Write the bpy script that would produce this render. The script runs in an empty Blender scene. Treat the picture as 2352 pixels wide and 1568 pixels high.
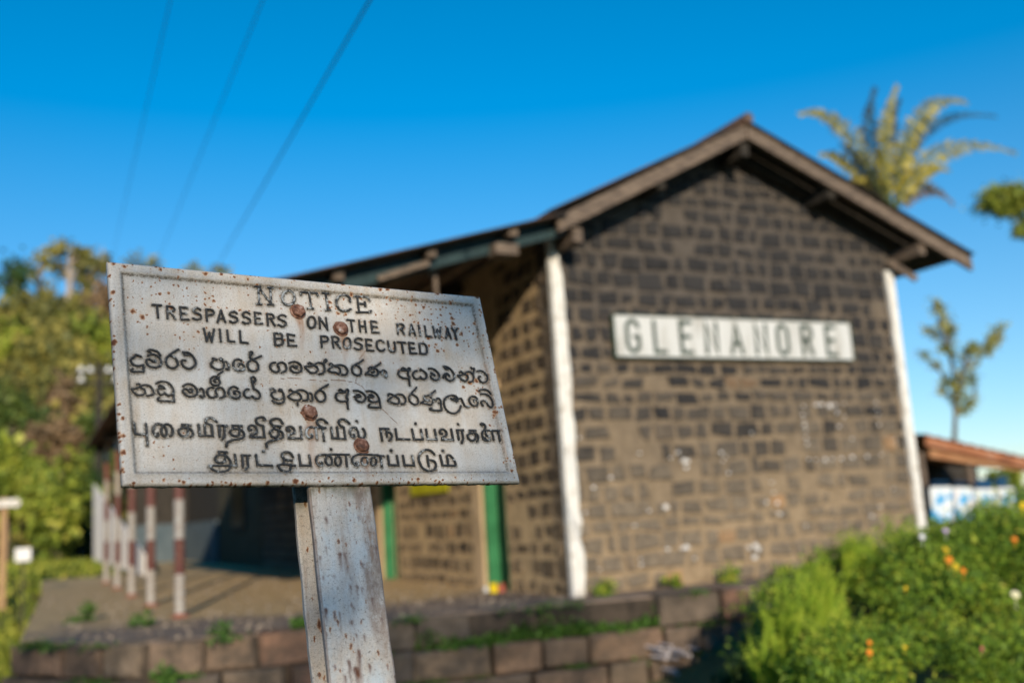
import bpy, math, random
import numpy as np
from mathutils import Vector, Matrix
R_ = math.radians
scene = bpy.context.scene
COL = scene.collection
# ---------------------------------------------------------------- camera
FPX, CX, CY = 2287.0, 1176.0, 784.0            # focal length and centre on a 2352 px wide picture
CR = np.array([[0.89853445, 0.01917908, 0.43848375],
               [-0.43451264, 0.17982495, 0.88253145],
               [-0.06192418, -0.98351164, 0.16991246]])   # columns: right, down, forward
cam_d = bpy.data.cameras.new("camera"); cam = bpy.data.objects.new("camera", cam_d); COL.objects.link(cam)
m3 = Matrix([[CR[r][0], -CR[r][1], -CR[r][2]] for r in range(3)])
cam.matrix_world = m3.to_4x4()
cam_d.sensor_width = 36; cam_d.lens = FPX / 2352 * 36
cam_d.clip_start = 0.05; cam_d.clip_end = 2000
cam_d.dof.use_dof = True; cam_d.dof.focus_distance = 1.93; cam_d.dof.aperture_fstop = 1.8
scene.camera = cam
def ray(px, py): return CR @ np.array([px - CX, py - CY, FPX])
def atz(px, py, z): r = ray(px, py); return Vector(r * (z / r[2]))
def aty(px, py, y): r = ray(px, py); return Vector(r * (y / r[1]))
def atx(px, py, x): r = ray(px, py); return Vector(r * (x / r[0]))
# ---------------------------------------------------------------- light
LDIR = Vector((0.32, 1.0, -0.31)).normalized()   # direction the sunlight travels
ELEV = math.asin(-LDIR.z); AZ = math.atan2(-LDIR.x, -LDIR.y)
w = bpy.data.worlds.new("World"); scene.world = w; w.use_nodes = True
wn = w.node_tree; bg = wn.nodes['Background']
sky = wn.nodes.new('ShaderNodeTexSky'); sky.sky_type = 'NISHITA'; sky.sun_disc = False
sky.sun_elevation = ELEV; sky.sun_rotation = AZ
sky.air_density = 1.0; sky.dust_density = 0.0; sky.ozone_density = 3.0; sky.altitude = 2500
hs = wn.nodes.new('ShaderNodeHueSaturation'); hs.inputs['Saturation'].default_value = 1.42; hs.inputs['Value'].default_value = 1.0; hs.inputs['Hue'].default_value = 0.487
gtc = wn.nodes.new('ShaderNodeTexCoord'); gsp = wn.nodes.new('ShaderNodeSeparateXYZ'); wn.links.new(gtc.outputs['Generated'], gsp.inputs[0])
gmr = wn.nodes.new('ShaderNodeMapRange'); wn.links.new(gsp.outputs[2], gmr.inputs['Value'])      # hazier, paler air low down, deep blue higher up
for k_, v_ in (('From Min', .05), ('From Max', .5), ('To Min', 1.08), ('To Max', 1.43)): gmr.inputs[k_].default_value = v_
wn.links.new(gmr.outputs[0], hs.inputs['Saturation'])
gm2 = wn.nodes.new('ShaderNodeMapRange'); wn.links.new(gsp.outputs[2], gm2.inputs['Value']); wn.links.new(gm2.outputs[0], hs.inputs['Value'])
for k_, v_ in (('From Min', .0), ('From Max', .4), ('To Min', .63), ('To Max', 1.06)): gm2.inputs[k_].default_value = v_
wn.links.new(sky.outputs[0], hs.inputs['Color']); wn.links.new(hs.outputs[0], bg.inputs['Color'])
bg.inputs['Strength'].default_value = 0.128
sd = bpy.data.lights.new("sun", 'SUN'); so = bpy.data.objects.new("sun", sd); COL.objects.link(so)
sd.energy = 3.4; sd.angle = R_(0.53); sd.color = (1.0, 0.86, 0.66)
so.rotation_euler = LDIR.to_track_quat('-Z', 'Y').to_euler(); so.location = (-5, -10, 12)
scene.view_settings.view_transform = 'Standard'; scene.view_settings.look = 'None'
scene.view_settings.exposure = 0.5; scene.view_settings.gamma = 1
scene.render.engine = 'CYCLES'
# ---------------------------------------------------------------- object helpers
def tag(o, label=None, cat=None, group=None, kind=None):
    if label: o['label'] = label
    if cat: o['category'] = cat
    if group: o['group'] = group
    if kind: o['kind'] = kind
    return o
def empty(name, loc, label=None, cat=None, group=None):
    o = bpy.data.objects.new(name, None); COL.objects.link(o); o.location = loc; o.empty_display_size = .1
    return tag(o, label, cat, group)
class MB:
    def __init__(s): s.v = []; s.f = []; s.m = []
    def add(s, vs, fs, mi=0):
        b = len(s.v); s.v += [tuple(p) for p in vs]; s.f += [tuple(b + i for i in f) for f in fs]; s.m += [mi] * len(fs); return s
    def hexa(s, c8, mi=0):
        return s.add(c8, [(0, 3, 2, 1), (4, 5, 6, 7), (0, 1, 5, 4), (1, 2, 6, 5), (2, 3, 7, 6), (3, 0, 4, 7)], mi)
    def box(s, a, b, mi=0):
        (x0, y0, z0), (x1, y1, z1) = a, b
        return s.hexa([(x0, y0, z0), (x1, y0, z0), (x1, y1, z0), (x0, y1, z0), (x0, y0, z1), (x1, y0, z1), (x1, y1, z1), (x0, y1, z1)], mi)
    def bar(s, p, q, wd, ht, mi=0, up=(0, 0, 1)):
        p, q = Vector(p), Vector(q); d = (q - p).normalized(); sd_ = d.cross(Vector(up)).normalized(); u = sd_.cross(d)
        c = [(-1, -1), (1, -1), (1, 1), (-1, 1)]
        lo = [p + sd_ * (a * wd / 2) + u * (b * ht / 2) for a, b in c]; hi = [q + sd_ * (a * wd / 2) + u * (b * ht / 2) for a, b in c]
        return s.hexa(lo + hi, mi)
    def tube(s, pts, rad, n=8, mi=0, caps=True):
        pts = [Vector(p) for p in pts]; rs = rad if isinstance(rad, (list, tuple)) else [rad] * len(pts)
        b = len(s.v); prev = None
        for i, p in enumerate(pts):
            d = (pts[min(i + 1, len(pts) - 1)] - pts[max(i - 1, 0)]).normalized()
            if prev is None: prev = d.orthogonal().normalized()
            prev = (prev - d * prev.dot(d)).normalized(); o2 = d.cross(prev)
            for k in range(n):
                a = 2 * math.pi * k / n; s.v.append(tuple(p + (prev * math.cos(a) + o2 * math.sin(a)) * rs[i]))
        for i in range(len(pts) - 1):
            for k in range(n):
                s.f.append((b + i * n + k, b + i * n + (k + 1) % n, b + (i + 1) * n + (k + 1) % n, b + (i + 1) * n + k)); s.m.append(mi)
        if caps:
            s.f.append(tuple(b + k for k in reversed(range(n)))); s.m.append(mi)
            e = b + (len(pts) - 1) * n; s.f.append(tuple(e + k for k in range(n))); s.m.append(mi)
        return s
    def build(s, name, mats, parent=None, smooth=False, bevel=0):
        me = bpy.data.meshes.new(name); o = None
        off = Vector((0, 0, 0))
        if parent is not None: off = parent.matrix_basis.translation if parent.parent is None else parent.parent.matrix_basis.translation
        me.from_pydata([(x - off.x, y - off.y, z - off.z) for x, y, z in s.v], [], s.f)
        for m in (mats if isinstance(mats, (list, tuple)) else [mats]): me.materials.append(m)
        me.polygons.foreach_set('material_index', s.m)
        if smooth: me.polygons.foreach_set('use_smooth', [True] * len(me.polygons))
        me.validate(); me.update()
        o = bpy.data.objects.new(name, me); COL.objects.link(o)
        if parent is not None: o.parent = parent
        if bevel:
            bv = o.modifiers.new('bevel', 'BEVEL'); bv.width = bevel; bv.segments = 2; bv.limit_method = 'ANGLE'
        return o
def np_quads(name, V, mats, parent=None, rnd=None):
    """V: (n,4,3) quads with a random value per face"""
    n = len(V); off = np.zeros(3)
    if parent is not None: off = np.array(parent.matrix_basis.translation)
    me = bpy.data.meshes.new(name); me.vertices.add(4 * n); me.vertices.foreach_set('co', (V.reshape(-1, 3) - off).ravel())
    me.loops.add(4 * n); me.loops.foreach_set('vertex_index', np.arange(4 * n, dtype=np.int32))
    me.polygons.add(n); me.polygons.foreach_set('loop_start', np.arange(0, 4 * n, 4, dtype=np.int32))
    me.update(calc_edges=True)
    a = me.attributes.new('rnd', 'FLOAT', 'FACE'); a.data.foreach_set('value', np.asarray(rnd if rnd is not None else np.random.rand(n), dtype=np.float32))
    me.materials.append(mats); me.validate()
    o = bpy.data.objects.new(name, me); COL.objects.link(o)
    if parent is not None: o.parent = parent
    return o
# ---------------------------------------------------------------- material helpers
class NT:
    def __init__(s, name, rough=.85, spec=.3, metal=0):
        s.m = bpy.data.materials.new(name); s.m.use_nodes = True; s.t = s.m.node_tree
        s.b = s.t.nodes['Principled BSDF']; s.b.inputs['Roughness'].default_value = rough
        s.b.inputs['Specular IOR Level'].default_value = spec; s.b.inputs['Metallic'].default_value = metal
        s.tc = s.t.nodes.new('ShaderNodeTexCoord'); s.co = s.tc.outputs['Object']
    def n(s, t, **k):
        nd = s.t.nodes.new(t)
        for a, b in k.items(): setattr(nd, a, b)
        return nd
    def l(s, a, b): s.t.links.new(a, b)
    def noise(s, scale, detail=4, rough=.55, stretch=None, co=None, dist=0):
        nd = s.n('ShaderNodeTexNoise'); nd.inputs['Scale'].default_value = scale; nd.inputs['Detail'].default_value = detail
        nd.inputs['Roughness'].default_value = rough; nd.inputs['Distortion'].default_value = dist
        c = co or s.co
        if stretch:
            mp = s.n('ShaderNodeMapping'); mp.inputs['Scale'].default_value = stretch; s.l(c, mp.inputs[0]); c = mp.outputs[0]
        s.l(c, nd.inputs['Vector']); return nd.outputs['Fac']
    def voro(s, scale, co=None, stretch=None, dim='2D'):
        nd = s.n('ShaderNodeTexVoronoi', voronoi_dimensions=dim); nd.inputs['Scale'].default_value = scale; c = co or s.co
        if stretch:
            mp = s.n('ShaderNodeMapping'); mp.inputs['Scale'].default_value = stretch; s.l(c, mp.inputs[0]); c = mp.outputs[0]
        s.l(c, nd.inputs['Vector']); return nd
    def ramp(s, f, stops):
        r = s.n('ShaderNodeValToRGB'); e = r.color_ramp.elements
        while len(e) < len(stops): e.new(.5)
        for i, (p, c) in enumerate(stops):
            e[i].position = p; e[i].color = (c, c, c, 1) if isinstance(c, (int, float)) else (*c, 1)
        s.l(f, r.inputs[0]); return r.outputs[0]
    def mix(s, f, a, b, mode='MIX'):
        x = s.n('ShaderNodeMix', data_type='RGBA', blend_type=mode)
        for i, q in ((0, f), (6, a), (7, b)):
            if isinstance(q, (int, float)): x.inputs[i].default_value = q if i == 0 else (q, q, q, 1)
            elif isinstance(q, tuple): x.inputs[i].default_value = (*q, 1)
            else: s.l(q, x.inputs[i])
        return x.outputs[2]
    def math(s, op, a, b=0.0, clamp=False):
        x = s.n('ShaderNodeMath', operation=op, use_clamp=clamp)
        for i, q in enumerate((a, b)):
            if isinstance(q, (int, float)): x.inputs[i].default_value = q
            else: s.l(q, x.inputs[i])
        return x.outputs[0]
    def sep(s, co=None):
        x = s.n('ShaderNodeSeparateXYZ'); s.l(co or s.co, x.inputs[0]); return x.outputs
    def attr(s, name):
        a = s.n('ShaderNodeAttribute', attribute_name=name); return a.outputs['Fac']
    def isl(s):
        return s.n('ShaderNodeNewGeometry').outputs['Random Per Island']
    def bump(s, h, st=.3, d=.01):
        b = s.n('ShaderNodeBump'); b.inputs['Strength'].default_value = st; b.inputs['Distance'].default_value = d
        s.l(h, b.inputs['Height']); s.l(b.outputs[0], s.b.inputs['Normal'])
    def col(s, c):
        if isinstance(c, tuple): s.b.inputs['Base Color'].default_value = (*c, 1)
        else: s.l(c, s.b.inputs['Base Color'])
        return s
def mottled(name, a, b, scale=4, rough=.85, bump=.3, bd=.01, c=None, spec=.3, stretch=None):
    M = NT(name, rough, spec); f = M.noise(scale, 6, .6, stretch)
    st = [(.3, a), (.7, b)] if c is None else [(.28, a), (.5, b), (.72, c)]
    M.col(M.ramp(f, st))
    if bump: M.bump(M.noise(scale * 6, 4, .6, stretch), bump, bd)
    return M.m
def leafmat(name, stops, trans=.18):
    M = NT(name, .55, .25); r = M.attr('rnd'); c = M.ramp(r, stops); M.col(c)
    tr = M.n('ShaderNodeBsdfTranslucent'); M.l(c, tr.inputs['Color']); mx = M.n('ShaderNodeMixShader'); mx.inputs[0].default_value = trans
    M.l(M.b.outputs[0], mx.inputs[1]); M.l(tr.outputs[0], mx.inputs[2]); M.l(mx.outputs[0], M.t.nodes['Material Output'].inputs['Surface'])
    return M.m
rng = np.random.default_rng(7); random.seed(7)
def leaves(P, size, outward=None, aspect=.55, droop=0.0, up=.35):
    """quads (diamond leaves) at points P"""
    n = len(P); d = rng.normal(size=(n, 3)); d[:, 2] += up
    if outward is not None: d += outward * .45
    d /= np.linalg.norm(d, axis=1)[:, None] + 1e-9
    q = rng.normal(size=(n, 3)) if outward is None else outward * 1.3 + rng.normal(size=(n, 3)) * .7 + np.array((0, -.35, .35)); sd_ = np.cross(d, q); sd_ /= np.linalg.norm(sd_, axis=1)[:, None] + 1e-9
    L = size * rng.uniform(.6, 1.35, n)[:, None]; W = L * aspect
    nr = np.cross(d, sd_)
    b = P; t = P + d * L; t[:, 2] -= droop * L[:, 0]
    mid = P + d * L * .45 + nr * L * .10
    return np.stack([b, mid + sd_ * W * .5, t, mid - sd_ * W * .5], axis=1)
def blob_pts(c, r, n, k=14, spread=.34, shell=.75, zmin=None):
    """points clumped on sub-centres inside an ellipsoid"""
    c = np.array(c, float); r = np.array(r, float) * np.ones(3)
    d = rng.normal(size=(k, 3)); d /= np.linalg.norm(d, axis=1)[:, None]
    sc = d * (rng.uniform(.35, 1, k) ** .5)[:, None] * shell
    w_ = rng.uniform(.4, 1.3, k); idx = rng.choice(k, n, p=w_ / w_.sum())
    p = sc[idx] + rng.normal(size=(n, 3)) * (spread * .55 * w_[idx])[:, None]
    out = p / (np.linalg.norm(p, axis=1)[:, None] + 1e-6)
    return c + p * r, out, idx
# ================================================================ materials
rust = mottled('rusted_iron', (.10, .035, .015), (.30, .13, .06), 40, .8, .5, .002, (.42, .22, .12))
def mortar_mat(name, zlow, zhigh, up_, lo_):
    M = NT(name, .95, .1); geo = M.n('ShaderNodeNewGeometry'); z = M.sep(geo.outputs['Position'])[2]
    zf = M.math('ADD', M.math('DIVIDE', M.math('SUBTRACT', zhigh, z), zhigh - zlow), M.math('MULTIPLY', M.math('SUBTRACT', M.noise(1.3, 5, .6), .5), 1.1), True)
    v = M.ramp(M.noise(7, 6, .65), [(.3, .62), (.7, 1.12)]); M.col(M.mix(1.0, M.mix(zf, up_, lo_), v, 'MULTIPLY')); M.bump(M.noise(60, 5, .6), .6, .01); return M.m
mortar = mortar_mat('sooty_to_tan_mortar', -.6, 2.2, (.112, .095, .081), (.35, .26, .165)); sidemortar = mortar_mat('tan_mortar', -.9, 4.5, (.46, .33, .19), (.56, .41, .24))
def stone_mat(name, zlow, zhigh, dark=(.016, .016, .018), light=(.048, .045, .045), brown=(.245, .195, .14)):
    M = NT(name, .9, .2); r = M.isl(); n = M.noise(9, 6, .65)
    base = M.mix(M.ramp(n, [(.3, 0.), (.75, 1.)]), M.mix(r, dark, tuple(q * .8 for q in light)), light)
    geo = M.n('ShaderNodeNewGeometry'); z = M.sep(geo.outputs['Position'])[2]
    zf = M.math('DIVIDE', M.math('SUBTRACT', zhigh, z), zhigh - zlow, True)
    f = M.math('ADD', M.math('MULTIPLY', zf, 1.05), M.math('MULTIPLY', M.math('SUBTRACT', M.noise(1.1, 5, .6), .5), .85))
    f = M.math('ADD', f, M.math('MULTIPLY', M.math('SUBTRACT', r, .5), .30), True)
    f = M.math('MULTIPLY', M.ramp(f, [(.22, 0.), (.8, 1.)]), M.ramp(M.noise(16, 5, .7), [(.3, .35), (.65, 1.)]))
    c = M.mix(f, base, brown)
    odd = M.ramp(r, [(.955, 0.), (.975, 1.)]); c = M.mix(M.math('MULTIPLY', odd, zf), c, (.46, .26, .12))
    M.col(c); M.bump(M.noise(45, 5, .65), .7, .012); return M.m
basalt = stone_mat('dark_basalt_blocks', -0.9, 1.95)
sidestone = stone_mat('tan_stained_blocks', -2.6, 1.2, (.04, .032, .025), (.13, .098, .07), (.34, .25, .15))
M = NT('whitewash', .8, .3); M.col(M.mix(M.ramp(M.noise(9, 7, .75), [(.50, 0.), (.66, 1.)]), (.78, .755, .71), (.42, .375, .31))); M.bump(M.noise(40), .3, .006); white = M.m
M = NT('weathered_timber', .8, .2); M.col(M.ramp(M.noise(7, 6, .65, (1, 1, 6)), [(.3, (.065, .05, .042)), (.5, (.15, .112, .086)), (.72, (.28, .21, .155))])); M.bump(M.noise(25, 4, .6, (1, 1, 8)), .4, .006); timber = M.m
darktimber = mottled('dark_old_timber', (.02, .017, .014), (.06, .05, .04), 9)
sheet = mottled('old_corrugated_iron', (.05, .042, .04), (.10, .08, .072), 3, .75, .3, .004, (.22, .11, .06))
undersheet = mottled('dark_sheet_underside', (.018, .016, .015), (.045, .038, .035), 3)  # darker tone of the sheet colour
teal = mottled('dull_teal_paint', (.012, .03, .036), (.03, .06, .066), 8, .7)
green = mottled('green_gloss_paint', (.02, .13, .05), (.05, .24, .10), 5, .5, .1)
dkgreen = mottled('dark_green_paint_and_shade', (.006, .035, .017), (.014, .06, .03), 5, .5, .1)
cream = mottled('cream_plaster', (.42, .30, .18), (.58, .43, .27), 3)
shadecream = mottled('shade_dark_cream', (.05, .042, .025), (.09, .075, .045), 3)  # cream plaster with the canopy shade put into its colour
shadewash = mottled('shade_blued_wash', (.07, .10, .12), (.12, .15, .165), 2)  # white dado darkened and blued, its shade put into the colour
black = mottled('blackened_glass', (.004, .004, .005), (.012, .012, .014), 4, .3)
M = NT('banded_post_paint', .6, .3); z = M.sep()[2]
bands = [(0, (.28, .07, .045)), (.03, (.40, .385, .36)), (.41, (.105, .032, .027)), (.76, (.37, .365, .35)), (1.14, (.12, .04, .038)), (1.5, (.36, .32, .27)), (1.88, (.15, .036, .028)), (2.25, (.7, .68, .64))]
r = M.n('ShaderNodeValToRGB'); r.color_ramp.interpolation = 'CONSTANT'; e = r.color_ramp.elements
while len(e) < len(bands): e.new(.5)
for i, (p, c) in enumerate(bands): e[i].position = p / 3; e[i].color = (*c, 1)
M.l(M.math('DIVIDE', M.math('ADD', z, M.math('MULTIPLY', M.math('SUBTRACT', M.noise(20), .5), .05)), 3.0), r.inputs[0])
M.col(M.mix(M.ramp(M.noise(18, 5, .7), [(.44, 0.), (.70, .85)]), r.outputs[0], (.2, .12, .09))); postpaint = M.m
M = NT('worn_platform', .95, .1); M.col(M.mix(M.ramp(M.math('ADD', M.noise(.9, 6, .65), M.math('MULTIPLY', M.math('SUBTRACT', 10.2, M.sep(M.n('ShaderNodeNewGeometry').outputs['Position'])[1]), .12)), [(.42, 0.), (.62, 1.)]), M.ramp(M.noise(9, 6, .7), [(.3, (.44, .31, .17)), (.7, (.62, .45, .25))]), (.24, .185, .15))); M.bump(M.noise(30, 5, .7), .8, .015); platm = M.m
def block_stone(name):
    M = NT(name, .92, .15); r = M.isl()
    b = M.ramp(r, [(.0, (.22, .165, .12)), (.3, (.30, .19, .125)), (.5, (.17, .14, .115)), (.7, (.33, .23, .15)), (.86, (.30, .15, .10)), (1., (.36, .29, .21))])
    b = M.mix(M.ramp(M.noise(5, 6, .7), [(.30, .1), (.62, .9)]), b, (.075, .062, .05)); M.col(b); M.bump(M.noise(22, 6, .65), .9, .02); return M.m
blocks = block_stone('squared_rubble_stone')
joint = mottled('dark_joint_earth', (.03, .024, .018), (.08, .06, .045), 9)
gravel = mottled('track_ballast', (.07, .06, .05), (.2, .17, .14), 14, .95, 1., .03)
soil = mottled('grassy_soil', (.05, .055, .02), (.13, .12, .05), 2, .95, .8, .05, (.10, .13, .03))
railm = mottled('rail_steel', (.03, .025, .022), (.09, .06, .045), 12, .5)
# ---- enamelled cast iron of the notice (object space: x along, y down, z out of the plate, metres)
def plate_mat(name, post=False):
    M = NT(name, .62, .35); xo, yo, zo = M.sep()
    lo = M.noise(6, 5, .6); mid = M.noise(26, 6, .7); fine = M.noise(420, 3, .8); stk = M.noise(30, 5, .65, (1.6, .16, 1))
    tan_ = M.ramp(M.math('ADD', M.math('MULTIPLY', lo, .6), M.math('MULTIPLY', stk, .5)), [(.42, .05), (.68, .9)])
    c = M.mix(tan_, (.66, .645, .62), (.56, .44, .32))
    c = M.mix(M.math('MULTIPLY', M.ramp(mid, [(.42, 0.), (.72, 1.)]), .55), c, (.68, .67, .65))
    dirt = M.math('MULTIPLY', M.ramp(fine, [(.50, 0.), (.66, 1.)]), M.ramp(mid, [(.25, .85), (.7, .35)]))
    c = M.mix(dirt, c, (.16, .135, .105))
    if not post:
        g = M.attr('grime'); gg = M.math('MULTIPLY', M.ramp(g, [(.02, 0.), (.55, 1.)]), M.ramp(M.noise(230, 4, .75), [(.36, .25), (.6, 1.)]))
        c = M.mix(M.math('MULTIPLY', gg, .93), c, (.062, .046, .024))
        rs = M.attr('rust')
    # rust specks: irregular spots of two sizes where the rust map (or noise) allows them
    wob = M.n('ShaderNodeVectorMath', operation='MULTIPLY_ADD'); nz = M.n('ShaderNodeTexNoise'); nz.inputs['Scale'].default_value = 170; nz.inputs['Detail'].default_value = 4
    M.l(M.co, nz.inputs['Vector']); M.l(nz.outputs['Color'], wob.inputs[0]); wob.inputs[1].default_value = (.0085,) * 3; M.l(M.co, wob.inputs[2])
    core = halo = None
    for sc, r0 in ((62, .30), (125, .30)) if not post else ((34, .15), (70, .17)):
        v = M.voro(sc, wob.outputs[0], None if not post else (1, .42, 1)); rc = M.n('ShaderNodeSeparateColor'); M.l(v.outputs['Color'], rc.inputs[0])
        keep = M.math('ADD', rs if not post else M.math('MULTIPLY', lo, .72), M.math('MULTIPLY', rc.outputs[0], .72))
        rad = M.math('MULTIPLY', M.math('SUBTRACT', keep, .74, True), r0 * 4.4)
        k = M.math('SUBTRACT', 1.0, M.math('DIVIDE', v.outputs['Distance'], M.math('ADD', rad, .001)), True)
        core = k if core is None else M.math('MAXIMUM', core, k)
    c = M.mix(M.math('MULTIPLY', M.ramp(core, [(.0, 0.), (.28, .85)]), 1.0), c, (.50, .27, .13))
    c = M.mix(M.ramp(core, [(.25, 0.), (.62, .95)]), c, (.14, .045, .022))
    if not post:
        c = M.mix(M.math('MULTIPLY', M.attr('run'), M.ramp(stk, [(.3, .2), (.65, .85)])), c, (.34, .17, .085))
        mossn = M.ramp(M.noise(90, 5, .7), [(.35, 0.), (.6, 1.)])
        c = M.mix(M.math('MULTIPLY', M.attr('moss'), mossn), c, (.055, .06, .018))
    else:
        rs2 = M.math('MULTIPLY', M.ramp(M.attr('stain'), [(.05, 0.), (.8, 1.)]), M.ramp(M.noise(60, 6, .75, (1.2, .5, 1)), [(.34, .15), (.58, 1.)]))
        c = M.mix(M.math('MULTIPLY', rs2, .95), c, M.mix(mid, (.17, .115, .09), (.40, .31, .25)))
        run_ = M.ramp(M.noise(34, 5, .7, (1.6, .15, 1)), [(.54, 0.), (.66, .5)]); c = M.mix(run_, c, (.33, .21, .14))
        c = M.mix(M.math('MULTIPLY', M.attr('run'), M.ramp(M.noise(90, 5, .7, (1.5, .35, 1)), [(.25, .55), (.55, 1.)])), c, (.13, .05, .028))
        blue = M.ramp(M.noise(8, 5, .7, (1, .5, 1)), [(.44, 0.), (.62, .7)]); c = M.mix(M.math('MULTIPLY', blue, M.math('SUBTRACT', 1.0, M.math('MAXIMUM', rs2, M.attr('run')), True)), c, (.50, .60, .66))
        pit = M.ramp(M.noise(160, 4, .75), [(.56, 0.), (.68, .8)]); c = M.mix(pit, c, (.13, .10, .08))
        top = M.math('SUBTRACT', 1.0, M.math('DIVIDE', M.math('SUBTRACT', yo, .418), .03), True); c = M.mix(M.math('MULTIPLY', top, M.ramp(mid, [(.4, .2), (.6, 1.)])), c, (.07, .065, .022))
    M.col(c); M.l(M.ramp(core, [(0., .55), (.5, .95)]), M.b.inputs['Roughness'])
    M.bump(M.math('ADD', M.math('MULTIPLY', fine, .25), M.math('ADD', M.math('MULTIPLY', core, -.6), M.noise(140, 4, .6))), .5, .0012)
    return M.m
platem = plate_mat('weathered_white_enamel'); postm = plate_mat('weathered_post_paint', True)
def letter_mat(name, wear):
    M = NT(name, .38, .5); n = M.noise(95, 5, .75); n2 = M.noise(16, 3, .6); f = M.math('ADD', M.math('MULTIPLY', n, .6), M.math('MULTIPLY', n2, .5))
    k = M.ramp(f, [(wear, 0.), (wear + .05, 1.)])
    c = M.mix(k, M.mix(M.noise(300, 3, .8), (.008, .009, .011), (.045, .042, .036)), M.mix(M.noise(200, 3, .7), (.20, .19, .17), (.60, .63, .64)))
    M.col(c); M.bump(M.noise(260, 4, .7), .8, .0015); return M.m
lettm = [letter_mat('chipped_black_paint_worn', .56), letter_mat('chipped_black_paint', .625), letter_mat('chipped_black_paint_dull', .595)]
tealpost = mottled('blue_green_undercoat', (.04, .12, .16), (.10, .22, .28), 40, .7, .4, .002)
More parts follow.
